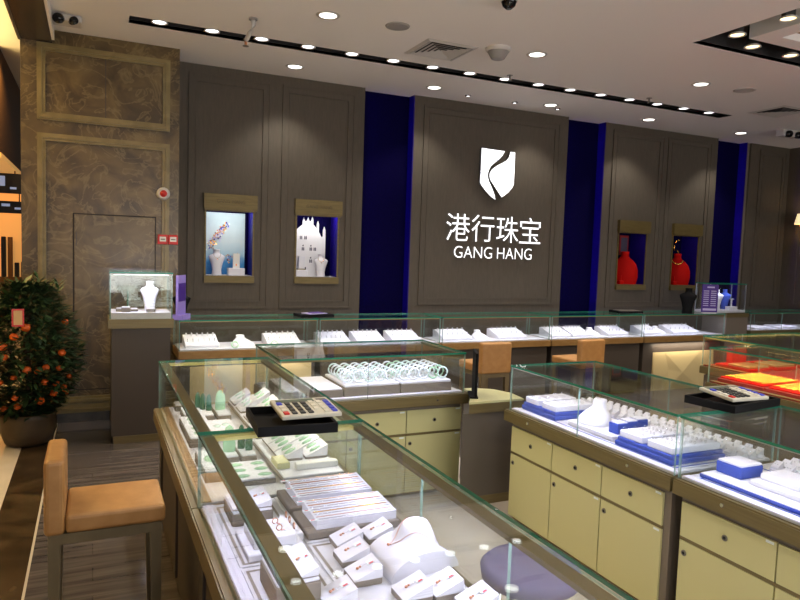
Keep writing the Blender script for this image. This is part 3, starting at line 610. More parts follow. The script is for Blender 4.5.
# ------------------------------------------------------------------ jewellery display pieces
def bust(mt, h, name, label, loc, rz, group=None, cat='bust', wid=1.0, chain=None):
    t = thing(name, label, cat, loc, rz, group)
    k = h/.3; a = k*wid
    lv = [(0, .055*a, .045*k, 0), (.012*k, .056*a, .046*k, 0), (.06*k, .052*a, .042*k, 0), (.13*k, .066*a, .042*k, 0), (.19*k, .088*a, .042*k, .004*k), (.215*k, .094*a, .04*k, .008*k), (.232*k, .075*a, .036*k, .012*k), (.245*k, .045*a, .032*k, .015*k), (.26*k, .036*a, .03*k, .017*k), (.29*k, .036*a, .03*k, .018*k), (.298*k, .04*a, .034*k, .018*k), (.3*k, .034*a, .028*k, .018*k)]
    MB().loft(lv, mt, 26).build('torso', t)
    if chain:
        pts = [(.036*a*math.cos(u)*(1+.55*math.sin(u)), (-.040*k)*math.sin(u)+.012*k-.004, (.25-.055*math.sin(u)**2)*k) for u in [PI*i/14 for i in range(15)]]
        n = thing('necklace', chain, 'necklace', loc, rz)
        MB().tube([(p[0], p[1]-.012*k, p[2]) for p in pts], .0018*k, 'gold', 5).build('chain', n); MB().ball(0, -.050*k, .185*k, .006*k, 'gold').build('pendant', n)
    return t
def low_bust(label, loc, rz, s=1.0, tall=1.0):
    t = thing('necklace_bust', label, 'bust', loc, rz)
    lv = [(0, .140*s, .13*s, 0), (.010*s, .140*s, .13*s, 0), (.030*s, .130*s, .118*s, .014*s), (.050*s, .110*s, .094*s, .034*s), (.066*s, .084*s, .070*s, .05*s), (.080*s, .062*s, .052*s, .062*s), (.100*s, .053*s, .044*s, .072*s), (.118*s, .055*s, .046*s, .078*s), (.122*s, .048*s, .039*s, .079*s)]; lv = [(z*tall, a, b, yo) for z, a, b, yo in lv]
    MB().loft(lv, 'white_leather', 30).build('torso', t)
    return t
def display_box(label, x0, x1, y0, y1, h, z=.60, pad='white_leather', body='taupe_suede', group='jewellery display boxes'):
    t = thing('display_box', label, 'display box', ((x0+x1)/2, (y0+y1)/2, z), 0, group); a, b = (x1-x0)/2, (y1-y0)/2
    MB().rbox(-a, a, -b, b, 0, h, body, .003, 1).build('body', t); MB().rbox(-a+.004, a-.004, -b+.004, b-.004, h, h+.010, pad, .003, 1).build('pad', t)
    return t
def plate_top(z, h): return z+h+.010
def jade(label, x, y, z, a, b, h, mt, group, rz=0):
    return one('jade_piece', MB().loft([(0, a, b, 0), (h*.4, a*.95, b*.95, 0), (h*.8, a*.6, b*.6, 0), (h, a*.2, b*.2, 0)], mt, 16), label, 'jade', (x, y, z), rz, group)
def jade_tall(label, x, y, z, r, h, mt, group):
    return one('jade_pendant', MB().loft([(0, r, r*.6, 0), (h*.15, r*1.05, r*.65, 0), (h*.7, r*.95, r*.6, 0), (h*.92, r*.6, r*.4, 0), (h, r*.2, r*.15, 0)], mt, 14), label, 'jade', (x, y, z), 0, group)
wedge_src = {}
def wedge(label, x, y, rz, wd, dp, h0, h1, z=.60, group='white pendant wedges', base=.02):
    t = thing('display_wedge', label, 'display stand', (x, y, z), rz, group); a, b = wd/2, dp/2
    MB().rbox(-a, a, -b, b, 0, base, 'taupe_suede', .002, 1).build('base', t)
    M = Matrix(((1, 0, 0, 0), (0, 0, -1, 0), (0, 1, 0, 0), (0, 0, 0, 1)))
    MB().prism([(-a, base), (a, base), (a, h1), (-a, h0)], -b, b, 'white_leather', M).build('slope', t)
    return t
def tagged_pendant(label, x, y, rz, wd, h0, h1, z=.60, group='pendants with red-striped tags'):
    sl = math.atan2(h1-h0, wd); t = thing('pendant', label, 'pendant', (x, y, z+(h0+h1)/2+.001), rz, group); R = Matrix.Rotation(-sl, 4, 'Y')
    MB().ball(-wd*.2, 0, .005, .0055, 'rose_gold', 10, .7, R).ball(-wd*.1, .003, .004, .004, 'rose_gold', 8, .8, R).build('drop', t)
    MB().tube([R @ Vector((-.01, 0, .0015)), R @ Vector((.012, .004, .0015)), R @ Vector((wd*.16, .006, .0015))], .0005, 'silver', 4).build('chain', t)
    MB().box(wd*.14, wd*.38, -.010, .014, .0012, .003, 'tag_white', R).box(wd*.20, wd*.36, -.010, -.002, .003, .0034, 'tag_red', R).build('tag', t, label='small white price tag with red mark')
    return t

# ---- far jade unit (A1)
JG = 'green jade cabochons on display pads'
display_box('jade box standing at the far left end of the jade counter', .47, .59, 4.31, 4.42, .035); jade('single green jade on the far left end box', .53, 4.365, .645, .025, .018, .010, 'jade', None)
display_box('second jade box from the far end at the customer side', .49, .60, 4.05, 4.24, .035); jade('pale jade on the second box from the far end', .545, 4.145, .645, .025, .02, .010, 'jade_pale', None)
display_box('wide jade box holding four flat green plates at the customer side', .455, .60, 3.50, 3.96, .045)
for y in (3.58, 3.68, 3.78, 3.88): jade('flat green jade on the wide four-plate box', .527, y, .655, .042, .03, .009, 'jade', 'four flat jades on the wide box')
display_box('small box carrying the dark green jade columns', .57, .665, 4.02, 4.27, .03)
for x, y in ((.59, 4.2), (.615, 4.16), (.645, 4.12)): jade_tall('dark green tall jade on the small box far down the jade counter', x, y, .640, .016, .10, 'jade_dark', 'dark tall jades on the far box')
display_box('small box carrying the pale green jade column, far end', .68, .76, 4.0, 4.27, .03); jade_tall('pale green tall jade on the far small box', .715, 4.13, .640, .03, .12, 'jade', None)
display_box('flat pad of three pale jades in the middle of the jade counter', .53, .74, 3.66, 3.93, .02)
for x, y in ((.58, 3.8), (.64, 3.78), (.69, 3.8)): jade('pale jade on the flat middle pad', x, y, .630, .022, .03, .008, 'jade_pale', 'pale jades on the middle pad')
display_box('large white tray of crowded jade at the far right of the jade counter', .81, 1.06, 3.52, 4.40, .02)
def slant(label, x, y, wd, dp, h0, h1, z, n, mt, glab, group, rz=0):
    wedge(label, x, y, rz, wd, dp, h0, h1, z, 'white jade wedges', .012); sl = math.atan2(h1-h0, wd)
    for k in range(n):
        u = (-.5+(k+.5)/n)*dp
        o = one('jade_piece', MB().loft([(0, .03, .016, 0), (.005, .028, .015, 0), (.009, .012, .007, 0)], mt, 14, Matrix.Rotation(-sl, 4, 'Y')), glab, 'jade', (x, y+u, z+(h0+h1)/2+.0005), 0, group)
k = 0
for (x, y) in ((.87, 4.30), (.99, 4.28), (.87, 4.10), (.99, 4.06), (.87, 3.86), (.99, 3.84)):
    slant('white jade wedge on the crowded tray, %s' % ['far row, customer side', 'far row, staff side', 'middle row, customer side', 'middle row, staff side', 'near row, customer side', 'near row, staff side'][k], x, y, .105, .15, .018, .085, .631, 2, ['jade_pale', 'jade'][k % 2], 'green jade pair on wedge %s of the crowded tray' % ['far customer side', 'far staff side', 'middle customer side', 'middle staff side', 'near customer side', 'near staff side'][k], 'jade pair, crowded tray wedge %d' % (k+1)); k += 1
for i in range(7): 
    x, y = .84+.032*i, 3.62+.05*(i % 3)
    one('jade_bangle', MB().tube([(.028*math.cos(a*PI/8), .028*math.sin(a*PI/8), .007) for a in range(16)], .007, 'jade_pale', 6, True), 'pale jade bangle lying loose at the near end of the crowded tray', 'bangle', (x, y-.04*(i % 2), .6315+.014*0), 0, 'loose bangles on the crowded tray')
# near part of the far unit, seen through two panes
display_box('box at the customer edge just beyond the calculator tray', .45, .545, 2.95, 3.28, .045); jade('green jade on the box beyond the calculator tray', .50, 3.12, .655, .03, .05, .01, 'jade', None)
display_box('small box with pale tall jade just beyond the seam', .575, .645, 3.18, 3.38, .03); jade_tall('pale tall jade just beyond the seam of the two front counters', .61, 3.26, .640, .03, .13, 'jade', None)
display_box('small box with dark tall jades just beyond the seam', .655, .73, 3.18, 3.38, .03)
for x, y in ((.675, 3.29), (.705, 3.25)): jade_tall('dark tall jade just beyond the seam', x, y, .640, .018, .12, 'jade_dark', 'dark tall jades beyond the seam')
display_box('flat white pad with six green cabochons beyond the seam', .565, .745, 2.86, 3.12, .02)
for i in range(6): jade('green cabochon on the flat six-piece pad', .605+.10*(i % 2), 2.905+.08*(i//2), .630, .032, .018, .008, 'jade', 'six cabochons beyond the seam')
display_box('taupe tray of jade wedges beside the staff glass beyond the seam', .77, 1.06, 2.83, 3.46, .02)
for i in range(6):
    slant('white jade wedge beside the staff glass, %s of the row pair' % ['near-left', 'near-right', 'middle-left', 'middle-right', 'far-left', 'far-right'][i], .865+.125*(i % 2), 3.10+.13*(i//2), .11, .115, .015, .065, .631, 2, 'jade', 'green jade pair on the %s wedge beside the staff glass' % ['near-left', 'near-right', 'middle-left', 'middle-right', 'far-left', 'far-right'][i], 'jade pair, staff wedge %d' % (i+1))
one('cream_box', MB().rbox(-.03, .03, -.06, .06, 0, .03, 'cream', .003, 1), 'small cream box on the taupe tray of jade wedges', 'box', (.80, 3.0, .6305))
one('cream_box', MB().rbox(-.10, .10, -.02, .02, 0, .03, 'paper_white', .003, 1), 'long cream box at the near end of the tray of jade wedges', 'box', (.95, 2.92, .6305))

# ---- nearest unit (A2)
def dmat(label, x0, x1, y0, y1, line='mat_line', z=.60, body='deck_white'):
    t = thing('display_mat', label, 'display mat', ((x0+x1)/2, (y0+y1)/2, z), 0, 'display mats'); a, b = (x1-x0)/2, (y1-y0)/2
    MB().rbox(-a, a, -b, b, 0, .006, body, .002, 1).build('board', t)
    m = MB()
    for p, q, r, s in ((-a+.012, a-.012, -b+.012, -b+.022), (-a+.012, a-.012, b-.022, b-.012), (-a+.012, -a+.022, -b+.022, b-.022), (a-.022, a-.012, -b+.022, b-.022)): m.box(p, q, r, s, .006, .0068, line)
    m.build('border', t)
dmat('white bordered mat nearest the seam at the customer glass', .435, .675, 2.11, 2.655); dmat('white bordered mat nearest the camera at the customer glass', .435, .675, 1.53, 2.09)
dmat('white bordered mat under the chain boards and bust', .69, 1.065, 2.21, 2.68); dmat('white bordered mat under the necklace bust', .69, 1.065, 1.55, 2.195)
ZM = .6072
def two_wedge_box(label, x0, x1, y0, y1, h, labs):
    display_box(label, x0, x1, y0, y1, h, ZM)
    n = 2; w_ = (x1-x0)/n
    for i in range(n):
        xa = x0+w_*(i+.5); wedge('thin white wedge, %s, on the %s' % (['customer side', 'staff side'][i], labs), xa, (y0+y1)/2, 0, w_-.01, (y1-y0)-.02, .008, .03, ZM+h+.0102, 'thin wedges on boxes', .004)
        tagged_pendant('red-tagged pendant on the %s wedge of the %s' % (['customer side', 'staff side'][i], labs), xa, (y0+y1)/2, 0, w_-.01, .008, .03, ZM+h+.0102, 'red-tagged pendants on boxes')
two_wedge_box('taupe box with two tagged pieces nearest the seam', .47, .625, 2.43, 2.61, .045, 'taupe box nearest the seam')
two_wedge_box('tall taupe box with two tagged pieces near the bottom of the photo', .475, .61, 1.80, 2.0, .07, 'tall taupe box at the photo bottom')
t = thing('step_stand', 'white two-tier step stand with red-tagged rings', 'display stand', (.565, 2.235, ZM)); MB().rbox(-.10, .10, -.11, .11, 0, .025, 'white_leather', .003, 1).build('lower_step', t); MB().rbox(-.075, .075, -.075, .085, .025, .06, 'white_leather', .003, 1).build('upper_step', t)
for i, (x, y) in enumerate(((.52, 2.21), (.59, 2.21), (.52, 2.27), (.59, 2.27))):
    t = thing('tagged_ring', 'small red-tagged ring on the two-tier step stand', 'ring', (x, y, ZM+.0605), 0, 'rings on the step stand'); MB().tube([(.010*math.cos(a*PI/6), 0, .0105+.010*math.sin(a*PI/6)) for a in range(12)], .0018, 'rose_gold', 5, True).build('band', t); MB().box(.0, .022, -.012, .0, 0, .002, 'tag_white').box(.004, .018, -.009, -.004, .002, .0024, 'tag_red').build('tag', t)
t = thing('step_stand', 'white block with upright rings between the step stand and the chain boards', 'display stand', (.672, 2.32, ZM)); MB().rbox(-.032, .012, -.09, .09, 0, .03, 'white_leather', .003, 1).build('lower_step', t)
for y in (2.27, 2.33, 2.38): one('upright_ring', MB().tube([(0, .011*math.cos(a*PI/6), .0125+.011*math.sin(a*PI/6)) for a in range(12)], .002, 'rose_gold', 5, True), 'rose gold ring upright on the white block', 'ring', (.66, y, ZM+.0305), 0, 'upright rings on the white block')
def chain_board(label, x0, x1, y0, y1, glab, group):
    t = thing('chain_board', label, 'display board', ((x0+x1)/2, (y0+y1)/2, ZM), 0, 'chain boards'); a, b = (x1-x0)/2, (y1-y0)/2
    MB().rbox(-a, a, -b, b, 0, .028, 'taupe_suede', .004, 1).build('tray', t)
    M = Matrix(((0, 0, 1, 0), (1, 0, 0, 0), (0, 1, 0, 0), (0, 0, 0, 1)))
    MB().prism([(-b+.016, .026), (b-.012, .026), (b-.012, .070), (-b+.016, .060)], -a+.035, a-.012, 'white_leather', M).build('pad', t)
    n = 9
    for k in range(n):
        y = -b+.025+(2*b-.05)*k/(n-1); z = .060+.010*(y+b-.016)/(2*b-.028)+.0022
        pts = [(-a+.042+(2*a-.065)*i/40, y+.0012*(1 if i % 2 else -1), z) for i in range(41)]
        nk = thing('chain_bracelet', glab, 'bracelet', ((x0+x1)/2, (y0+y1)/2, ZM), 0, group)
        MB().tube(pts, .0012+.0006*(k % 3 == 0), ['silver', 'rose_gold', 'silver', 'gold', 'silver'][k % 5], 5).build('chain', nk)
        if k in (0, 4, 8): MB().box(-a+.010, -a+.046, y-.006, y+.006, z-.001, z+.001, 'tag_white').box(-a+.016, -a+.030, y-.003, y+.003, z+.001, z+.0014, 'tag_red').build('tag', nk)
chain_board('sloped chain board farther from the camera in the nearest counter', .70, 1.062, 2.468, 2.68, 'fine chain stretched across the farther sloped board', 'chains on the farther board')
chain_board('sloped chain board nearer the camera in the nearest counter', .70, 1.062, 2.222, 2.436, 'fine chain stretched across the nearer sloped board', 'chains on the nearer board')
t = thing('necklace_bust', 'white reclining necklace bust in the nearest counter', 'bust', (.968, 1.945, ZM), math.radians(8))
NX, NY = 46, 36; AX, AY = .132, .098; NKX, NKY = .040, .028
def chest(x, y):
    z = .082*math.sqrt(max(0, 1-(x/AX)**2*.985)); yy = abs(y)/AY; z *= 1-.10*yy*yy
    r = math.hypot((x-NKX)/1.15, y-NKY); k = min(1, max(0, (.082-r)/.048)); k = k*k*(3-2*k)
    return max(.004, z+(.128+.25*(x-NKX)*.3-z)*k*(.96 if r > .02 else .95))
vs = []; fs = []
for j in range(NY+1):
    for i in range(NX+1): x, y = -AX+2*AX*i/NX, -AY+2*AY*j/NY; vs.append((x*(1-.12*(y/AY+1)/2), y, chest(x, y)))
idx = lambda i, j: j*(NX+1)+i
for j in range(NY):
    for i in range(NX): fs.append((idx(i, j), idx(i+1, j), idx(i+1, j+1), idx(i, j+1)))
m = MB().add(vs, fs, 'white_leather', True)
ring = [idx(i, 0) for i in range(NX+1)]+[idx(NX, j) for j in range(1, NY+1)]+[idx(i, NY) for i in range(NX-1, -1, -1)]+[idx(0, j) for j in range(NY-1, 0, -1)]
for p, q in zip(ring, ring[1:]+ring[:1]): m.add([vs[p], vs[q], (vs[q][0], vs[q][1], 0), (vs[p][0], vs[p][1], 0)], [(0, 1, 2, 3)], 'white_leather')
m.build('torso', t)
t = thing('necklace', 'fine gold necklace with drop on the white reclining bust', 'necklace', (.968, 1.945, ZM), math.radians(8)); pts = []
for i in range(25):
    u = -1+2*i/24; q = 1-abs(u)**1.5; x = NKX+.010-.125*q; y = NKY-.01+.056*u*(1.05-.55*q) if abs(u) < 1 else NKY-.01+.056*u
    pts.append((x*(1-.12*(y/AY+1)/2), y, chest(x, y)+.0018))
MB().tube(pts, .0011, 'rose_gold', 5).build('chain', t); e = pts[12]; MB().ball(e[0]-.006, e[1], e[2]+.003, .005, 'rose_gold').build('pendant', t)
WL = [(.815, 2.150, 'wedge with tagged pendant touching the nearer chain board, customer side'), (.79, 2.03, 'wedge with tagged pendant second in the row left of the bust'), (.78, 1.895, 'wedge with tagged pendant third in the row left of the bust'), (.935, 2.158, 'wedge with tagged pendant between chain board and bust'),
      (.875, 1.735, 'wedge with tagged pendant in front of the bust, customer end of the row'), (.975, 1.725, 'wedge with tagged pendant in front of the bust, middle of the row'), (1.02, 1.60, 'wedge with tagged pendant nearest the staff glass in front of the bust'), (.655, 1.79, 'wedge with tagged pendant beside the tall taupe box')]
WL[6] = (1.025, 1.61, WL[6][2])
for i, (x, y, lb) in enumerate(WL):
    if i == 0: y = 2.148
    wedge('white '+lb, x, y, 0, .095 if i != 3 else .09, .095 if i not in (0, 3) else .09, .022, .058, ZM); tagged_pendant('red-tagged pendant on the '+lb.replace('wedge with tagged pendant', 'wedge').replace('nearest the staff glass in front', 'nearest staff glass before').replace('in front of', 'before').replace('customer end of the row', 'customer end').replace('middle of the row', 'middle'), x, y, 0, .095, .022, .058, ZM)

# ---- blue tray counter (C1) and its neighbour (C2)
dmat('white mat with blue border under the blue trays', 2.65, 3.12, 2.38, 3.72, 'blue_suede'); dmat('white mat with blue border at the seam end of the second blue counter', 2.65, 3.12, .95, 2.25, 'blue_suede')
def ring_pad_tray(label, x0, x1, y0, y1, pl):
    t = thing('ring_tray', label, 'tray', ((x0+x1)/2, (y0+y1)/2, ZM), 0, 'blue ring trays'); a, b = (x1-x0)/2, (y1-y0)/2
    MB().rbox(-a, a, -b, b, 0, .026, 'blue_suede', .004, 1).rbox(-a+.01, a-.01, -b+.01, b-.01, .026, .048, 'blue_suede', .003, 1).build('tray', t)
    for i in range(2):
        ya, yb = (-b+.02+(i*b), -.015+(i*b)); p = one('ring_pad', MB().rbox(-a+.02, a-.02, ya, yb, 0, .038, 'white_leather', .004, 1), '%s white ring pad on the %s' % (['near', 'far'][i], pl), 'ring pad', ((x0+x1)/2, (y0+y1)/2, ZM+.0482), 0, 'white ring pads')
        m0 = None
        for r in range(6):
            for c in range(5):
                x = (x0+x1)/2-a+.04+(2*a-.08)*c/4; y = (y0+y1)/2+ya+.015+(yb-ya-.03)*r/5
                if m0 is None: m0 = one('ring', MB().tube([(.007*math.cos(k*PI/5), 0, .0055+.007*math.sin(k*PI/5)) for k in range(10)], .0014, 'silver', 4, True), 'small silver ring set in rows on the %s pad of the %s' % (['near', 'far'][i], pl), 'ring', (x, y, ZM+.088), 0, 'rings on the %s pad of the %s' % (['near', 'far'][i], pl))
                else: dup(m0, (x, y, ZM+.088), 0, m0['label'])
ring_pad_tray('blue tray with two ring pads at the far end of the counter', 2.665, 3.02, 3.36, 3.72, 'far blue tray'); ring_pad_tray('blue tray with two ring pads beside the counter seam', 2.67, 3.06, 2.42, 2.83, 'seam blue tray')
one('display_board', MB().rbox(-.15, .15, -.20, .20, 0, .03, 'white_leather', .005, 1), 'white board under the small bust and three blue boxes', 'display board', (2.84, 3.07, ZM))
low_bust('small white low bust on the white board between the blue trays', (2.80, 3.15, ZM+.0302), math.radians(-75), .75, 1.55)
for i, (x, y) in enumerate(((2.785, 2.925), (2.88, 2.945), (2.975, 2.965))):
    t = thing('earring_box', '%s of three small blue boxes with white tops beside the small bust' % ['customer-side one', 'middle one', 'staff-side one'][i].replace('customer-side', 'aisle-side').replace('staff-side', 'inner'), 'display box', (x, y, ZM+.0302), 0, 'small blue boxes')
    MB().rbox(-.041, .041, -.038, .038, 0, .06, 'blue_suede', .003, 1).build('body', t); MB().rbox(-.036, .036, -.033, .033, .06, .067, 'white_leather', .002, 1).build('pad', t)
def stand_rows(xs, ys, lab, group, z=.6002):
    src = None
    for x in xs:
        for y in ys:
            if src is None:
                src = thing('earring_stand', lab, 'display stand', (x, y, z), 0, group)
                MB().rbox(-.026, .026, -.022, .022, 0, .012, 'ledge_white', .002, 1).build('base', src); M = Matrix(((1, 0, 0, 0), (0, 0, -1, 0), (0, 1, 0, 0), (0, 0, 0, 1)))
                MB().prism([(-.022, .012), (.022, .012), (.022, .050), (-.022, .022)], -.019, .019, 'white_leather', M).build('slope', src); MB().ball(-.004, -.007, .0365, .0022, 'silver', 8).ball(-.004, .007, .0365, .0022, 'silver', 8).build('earring_pair', src)
            else: dup(src, (x, y, z), 0, lab)
stand_rows((3.155, 3.22, 3.285), [2.40+.068*i for i in range(20)], 'small white earring stand in the rows along the inner glass of the blue tray counter', 'earring stands, blue tray counter')
stand_rows((3.155, 3.22, 3.285), [1.72+.068*i for i in range(8)], 'small white earring stand along the inner glass of the second blue counter', 'earring stands, second blue counter')
one('display_board', MB().rbox(-.17, .17, -.28, .28, 0, .018, 'blue_suede', .004, 1).box(-.165, .165, -.275, .275, .018, .022, 'white_leather'), 'long blue edged board under the blue box in the lower right counter', 'display board', (2.845, 1.975, ZM))
t = thing('ring_box', 'blue box with white top on the long blue edged board', 'display box', (2.83, 2.17, ZM+.0222)); MB().rbox(-.06, .09, -.07, .07, 0, .055, 'blue_suede', .003, 1).build('body', t); MB().rbox(-.055, .085, -.065, .065, .055, .066, 'white_leather', .002, 1).build('pad', t)
t = thing('step_stand', 'white stepped stand on the long blue edged board', 'display stand', (2.88, 1.89, ZM+.0222)); MB().rbox(-.12, .10, -.16, .16, 0, .022, 'white_leather', .003, 1).build('lower_step', t); MB().rbox(-.06, .10, -.15, .15, .022, .05, 'white_leather', .003, 1).build('upper_step', t)
b0 = None
for x in (3.00, 3.07):
    for i in range(6):
        y = 2.02-.075*i
        if b0 is None: b0 = one('clear_bangle', MB().tube([(.028*math.cos(a*PI/10), 0, .028+.028*math.sin(a*PI/10)) for a in range(20)], .0035, 'jade_white', 6, True), 'clear thin bangle standing upright in the lower right counter', 'bangle', (x+.06, y, ZM+.0035), math.radians(60), 'clear bangles in the lower right counter')
        else: dup(b0, (x+.06, y, ZM+.0035), math.radians(60), b0['label'])
one('display_block', MB().rbox(-.03, .03, -.03, .03, 0, .11, 'white_leather', .003, 1), 'tall white block at the right edge of the lower right counter', 'display block', (2.82, 1.57, ZM)); one('display_board', MB().rbox(-.07, .07, -.07, .07, 0, .02, 'white_leather', .003, 1), 'low white slab at the right edge of the lower right counter', 'display board', (2.75, 1.545, ZM) if False else (2.735, 1.58, ZM))

# ---- bangle counter (B1)
def bangle_tray(x0, x1, y0, y1, label, glab, group, mts, mirror=False):
    t = thing('bangle_tray', label, 'tray', ((x0+x1)/2, (y0+y1)/2, .6002), 0, 'bangle trays'); a, b = (x1-x0)/2, (y1-y0)/2
    MB().rbox(-a, a, -b, b, 0, .068, 'taupe_suede', .003, 1).build('riser', t); MB().rbox(-a+.005, a-.005, -b+.005, b-.005, .068, .086, 'white_leather', .003, 1).build('pad', t)
    src = {}
    for r in range(6):
        for c in range(5):
            x = x0+.05+(x1-x0-.1)*c/4; y = y0+.06+.065*r; mt = mts[(r*5+c*2) % len(mts)]
            if mt not in src: src[mt] = one('bangle', MB().tube([(.041*math.cos(k*PI/12), 0, .041+.041*math.sin(k*PI/12)) for k in range(24)], .0062, mt, 8, True), glab, 'bangle', (x, y, .6925), 0, group)
            else: dup(src[mt], (x, y, .6925), 0, glab)
bangle_tray(1.625, 2.06, 4.40, 4.86, 'tray of pale bangles nearer the jade counter', 'pale bangle standing in the rows of the left bangle tray', 'bangles on the left tray', ['jade_white', 'jade_pale', 'jade_white'])
bangle_tray(2.07, 2.495, 4.40, 4.86, 'tray of pale and green bangles nearer the table mirror', 'pale or green bangle standing in the rows of the right bangle tray', 'bangles on the right tray', ['jade_white', 'jade_pale', 'jade_white', 'jade_pale', 'jade_white', 'jade_white', 'jade'])
for i, (x0, x1) in enumerate(((1.20, 1.405), (1.42, 1.615))):
    t = thing('ring_tray', ['flat white pad at the left end of the bangle counter', 'flat white pad between the left end pad and the bangles'][i], 'tray', ((x0+x1)/2, 4.64, .6002), 0, 'flat pads in the bangle counter'); a = (x1-x0)/2
    MB().rbox(-a, a, -.24, .24, 0, .055, 'taupe_suede', .003, 1).build('riser', t); MB().rbox(-a+.004, a-.004, -.235, .235, .055, .066, 'white_leather', .003, 1).build('pad', t)

# ---- wall counters: stepped ring stands, low busts, jade
def ring_stand(label, x, y, wd, glab, group, slope=.11):
    t = thing('ring_stand', label, 'display stand', (x*1.035, y+.27, .6002), 0, 'white ring stands in the wall counters'); a = wd/2
    M = Matrix(((0, 0, 1, 0), (1, 0, 0, 0), (0, 1, 0, 0), (0, 0, 0, 1)))
    MB().prism([(-.14, 0), (.14, 0), (.14, .105), (.11, .110), (-.13, .035), (-.14, .025)], -a, a, 'white_leather', M).build('slope', t)
    m0 = None
    for r in range(2):
        for c in range(6):
            X = x*1.035-a+.03+(wd-.06)*c/5; Y = y+.27-.06+.13*r; Z = .6002+.035+.075*((Y-y-.27)+.13)/.24+.0003
            if m0 is None: m0 = one('ring_peg', MB().loft([(-.004, .006, .006, 0), (.02, .004, .004, 0), (.026, .010, .007, 0), (.034, .004, .004, 0)], 'white_leather', 8), glab, 'ring', (X, Y, Z), 0, group)
            else: dup(m0, (X, Y, Z), 0, glab)
un = ['wall counter at the column', 'second wall counter', 'wall counter behind the first tan chair', 'wall counter behind the second tan chair', 'wall counter under the price sign']
pos = [[(.98, .33), (1.80, .36)], [(2.36, .34), (2.77, .34), (3.2, .36)], [(3.86, .40), (4.62, .42)], [(5.35, .3), (5.68, .3), (6.28, .36)], [(6.88, .3), (7.5, .5)]]
for u, L in enumerate(pos):
    for k, (x, wd) in enumerate(L):
        pl = (['left', 'right'] if len(L) == 2 else ['left', 'middle', 'right'])[k]
        ring_stand('%s white sloped ring stand in the %s' % (pl, un[u]), x, 6.80, wd, 'tiny ring on the %s sloped stand in the %s' % (pl, un[u]), 'rings, %s stand, %s' % (pl, un[u]))
low_bust('white low bust in the wall counter at the column', (1.45, 7.05, .6002), math.radians(20), .85)
for x, y, lb in ((1.33, 6.87, 'green bangle lying left of the low bust in the wall counter'), (1.74, 6.865, 'green bangle lying right of the low bust in the wall counter')): one('jade_bangle', MB().tube([(.035*math.cos(k*PI/10), .014*math.sin(k*PI/10), .028+.028*math.sin(k*PI/10)) for k in range(20)], .007, 'jade', 8, True), lb, 'bangle', (x, y, .6005+.0065))
for x, lb in ((4.24, 'white low bust in the wall counter between the two tan chairs'), (7.12, 'white low bust in the wall counter under the price sign'), (5.962, 'white low bust in the wall counter behind the second tan chair')): low_bust(lb, (x*1.035, 7.07, .6002), math.radians(10), .8)
for i, x in enumerate((9.4, 10.0)): one('ring_pad', MB().rbox(-.2, .2, -.15, .15, 0, .03, 'white_leather', .01, 2), ['flat white pad in the right corner wall counter, nearer the glass case', 'flat white pad in the right corner wall counter, nearer the side wall'][i], 'ring pad', (x, 7.08, .6402))

# ---- gold counters
def gold_tray(x0, x1, y0, y1, label, glab, group):
    t = thing('gold_tray', label, 'tray', ((x0+x1)/2, (y0+y1)/2, .6002), 0, 'red gold trays'); a, b = (x1-x0)/2, (y1-y0)/2
    MB().rbox(-a, a, -b, b, 0, .035, 'red_dark', .004, 1).build('tray', t); MB().rbox(-a+.015, a-.015, -b+.015, b-.015, .035, .05, 'red_velvet', .004, 1).build('pad', t)
    src = None; n = 8
    for r in range(n):
        y = y0+.045+(y1-y0-.09)*r/(n-1)
        if src is None:
            m = MB()
            for i in range(20): m.ball(-.215+i*.0226, .002*(-1)**i, .006, .0105, 'gold', 8, 1.0)
            src = one('gold_bracelet', m, glab, 'bracelet', ((x0+x1)/2, y, .6505), 0, group)
        else: dup(src, ((x0+x1)/2, y, .6505), 0, glab)
gold_tray(4.985, 5.52, 3.64, 4.08, 'red tray of gold bracelets at the far end of the gold counter', 'gold beaded bracelet laid straight on the far red tray', 'bracelets on the far red tray'); gold_tray(4.985, 5.52, 3.16, 3.62, 'red tray of gold bracelets nearer the photo edge', 'gold beaded bracelet laid straight on the nearer red tray', 'bracelets on the nearer red tray')
for i, (x, y) in enumerate(((5.87, 4.52), (6.25, 4.52), (6.65, 4.52))): t = thing('gold_tray', ['red tray in the left corner of the farther gold counter', 'red tray in the middle of the farther gold counter', 'red tray at the right of the farther gold counter'][i], 'tray', (x, y, .6002)); MB().rbox(-.15, .15, -.2, .2, 0, .03, 'red_velvet', .004, 1).build('tray', t); MB().rbox(-.14, .14, -.18, .06, .03, .05, 'bronze_orange', .004, 1).build('pad', t)
one('red_block', MB().prism([(-.06, -.02), (.10, -.05), (.12, .04), (-.06, .05)], 0, .17, 'red_velvet'), 'upright red block in the farther gold counter', 'display block', (5.92, 4.655, .6305))
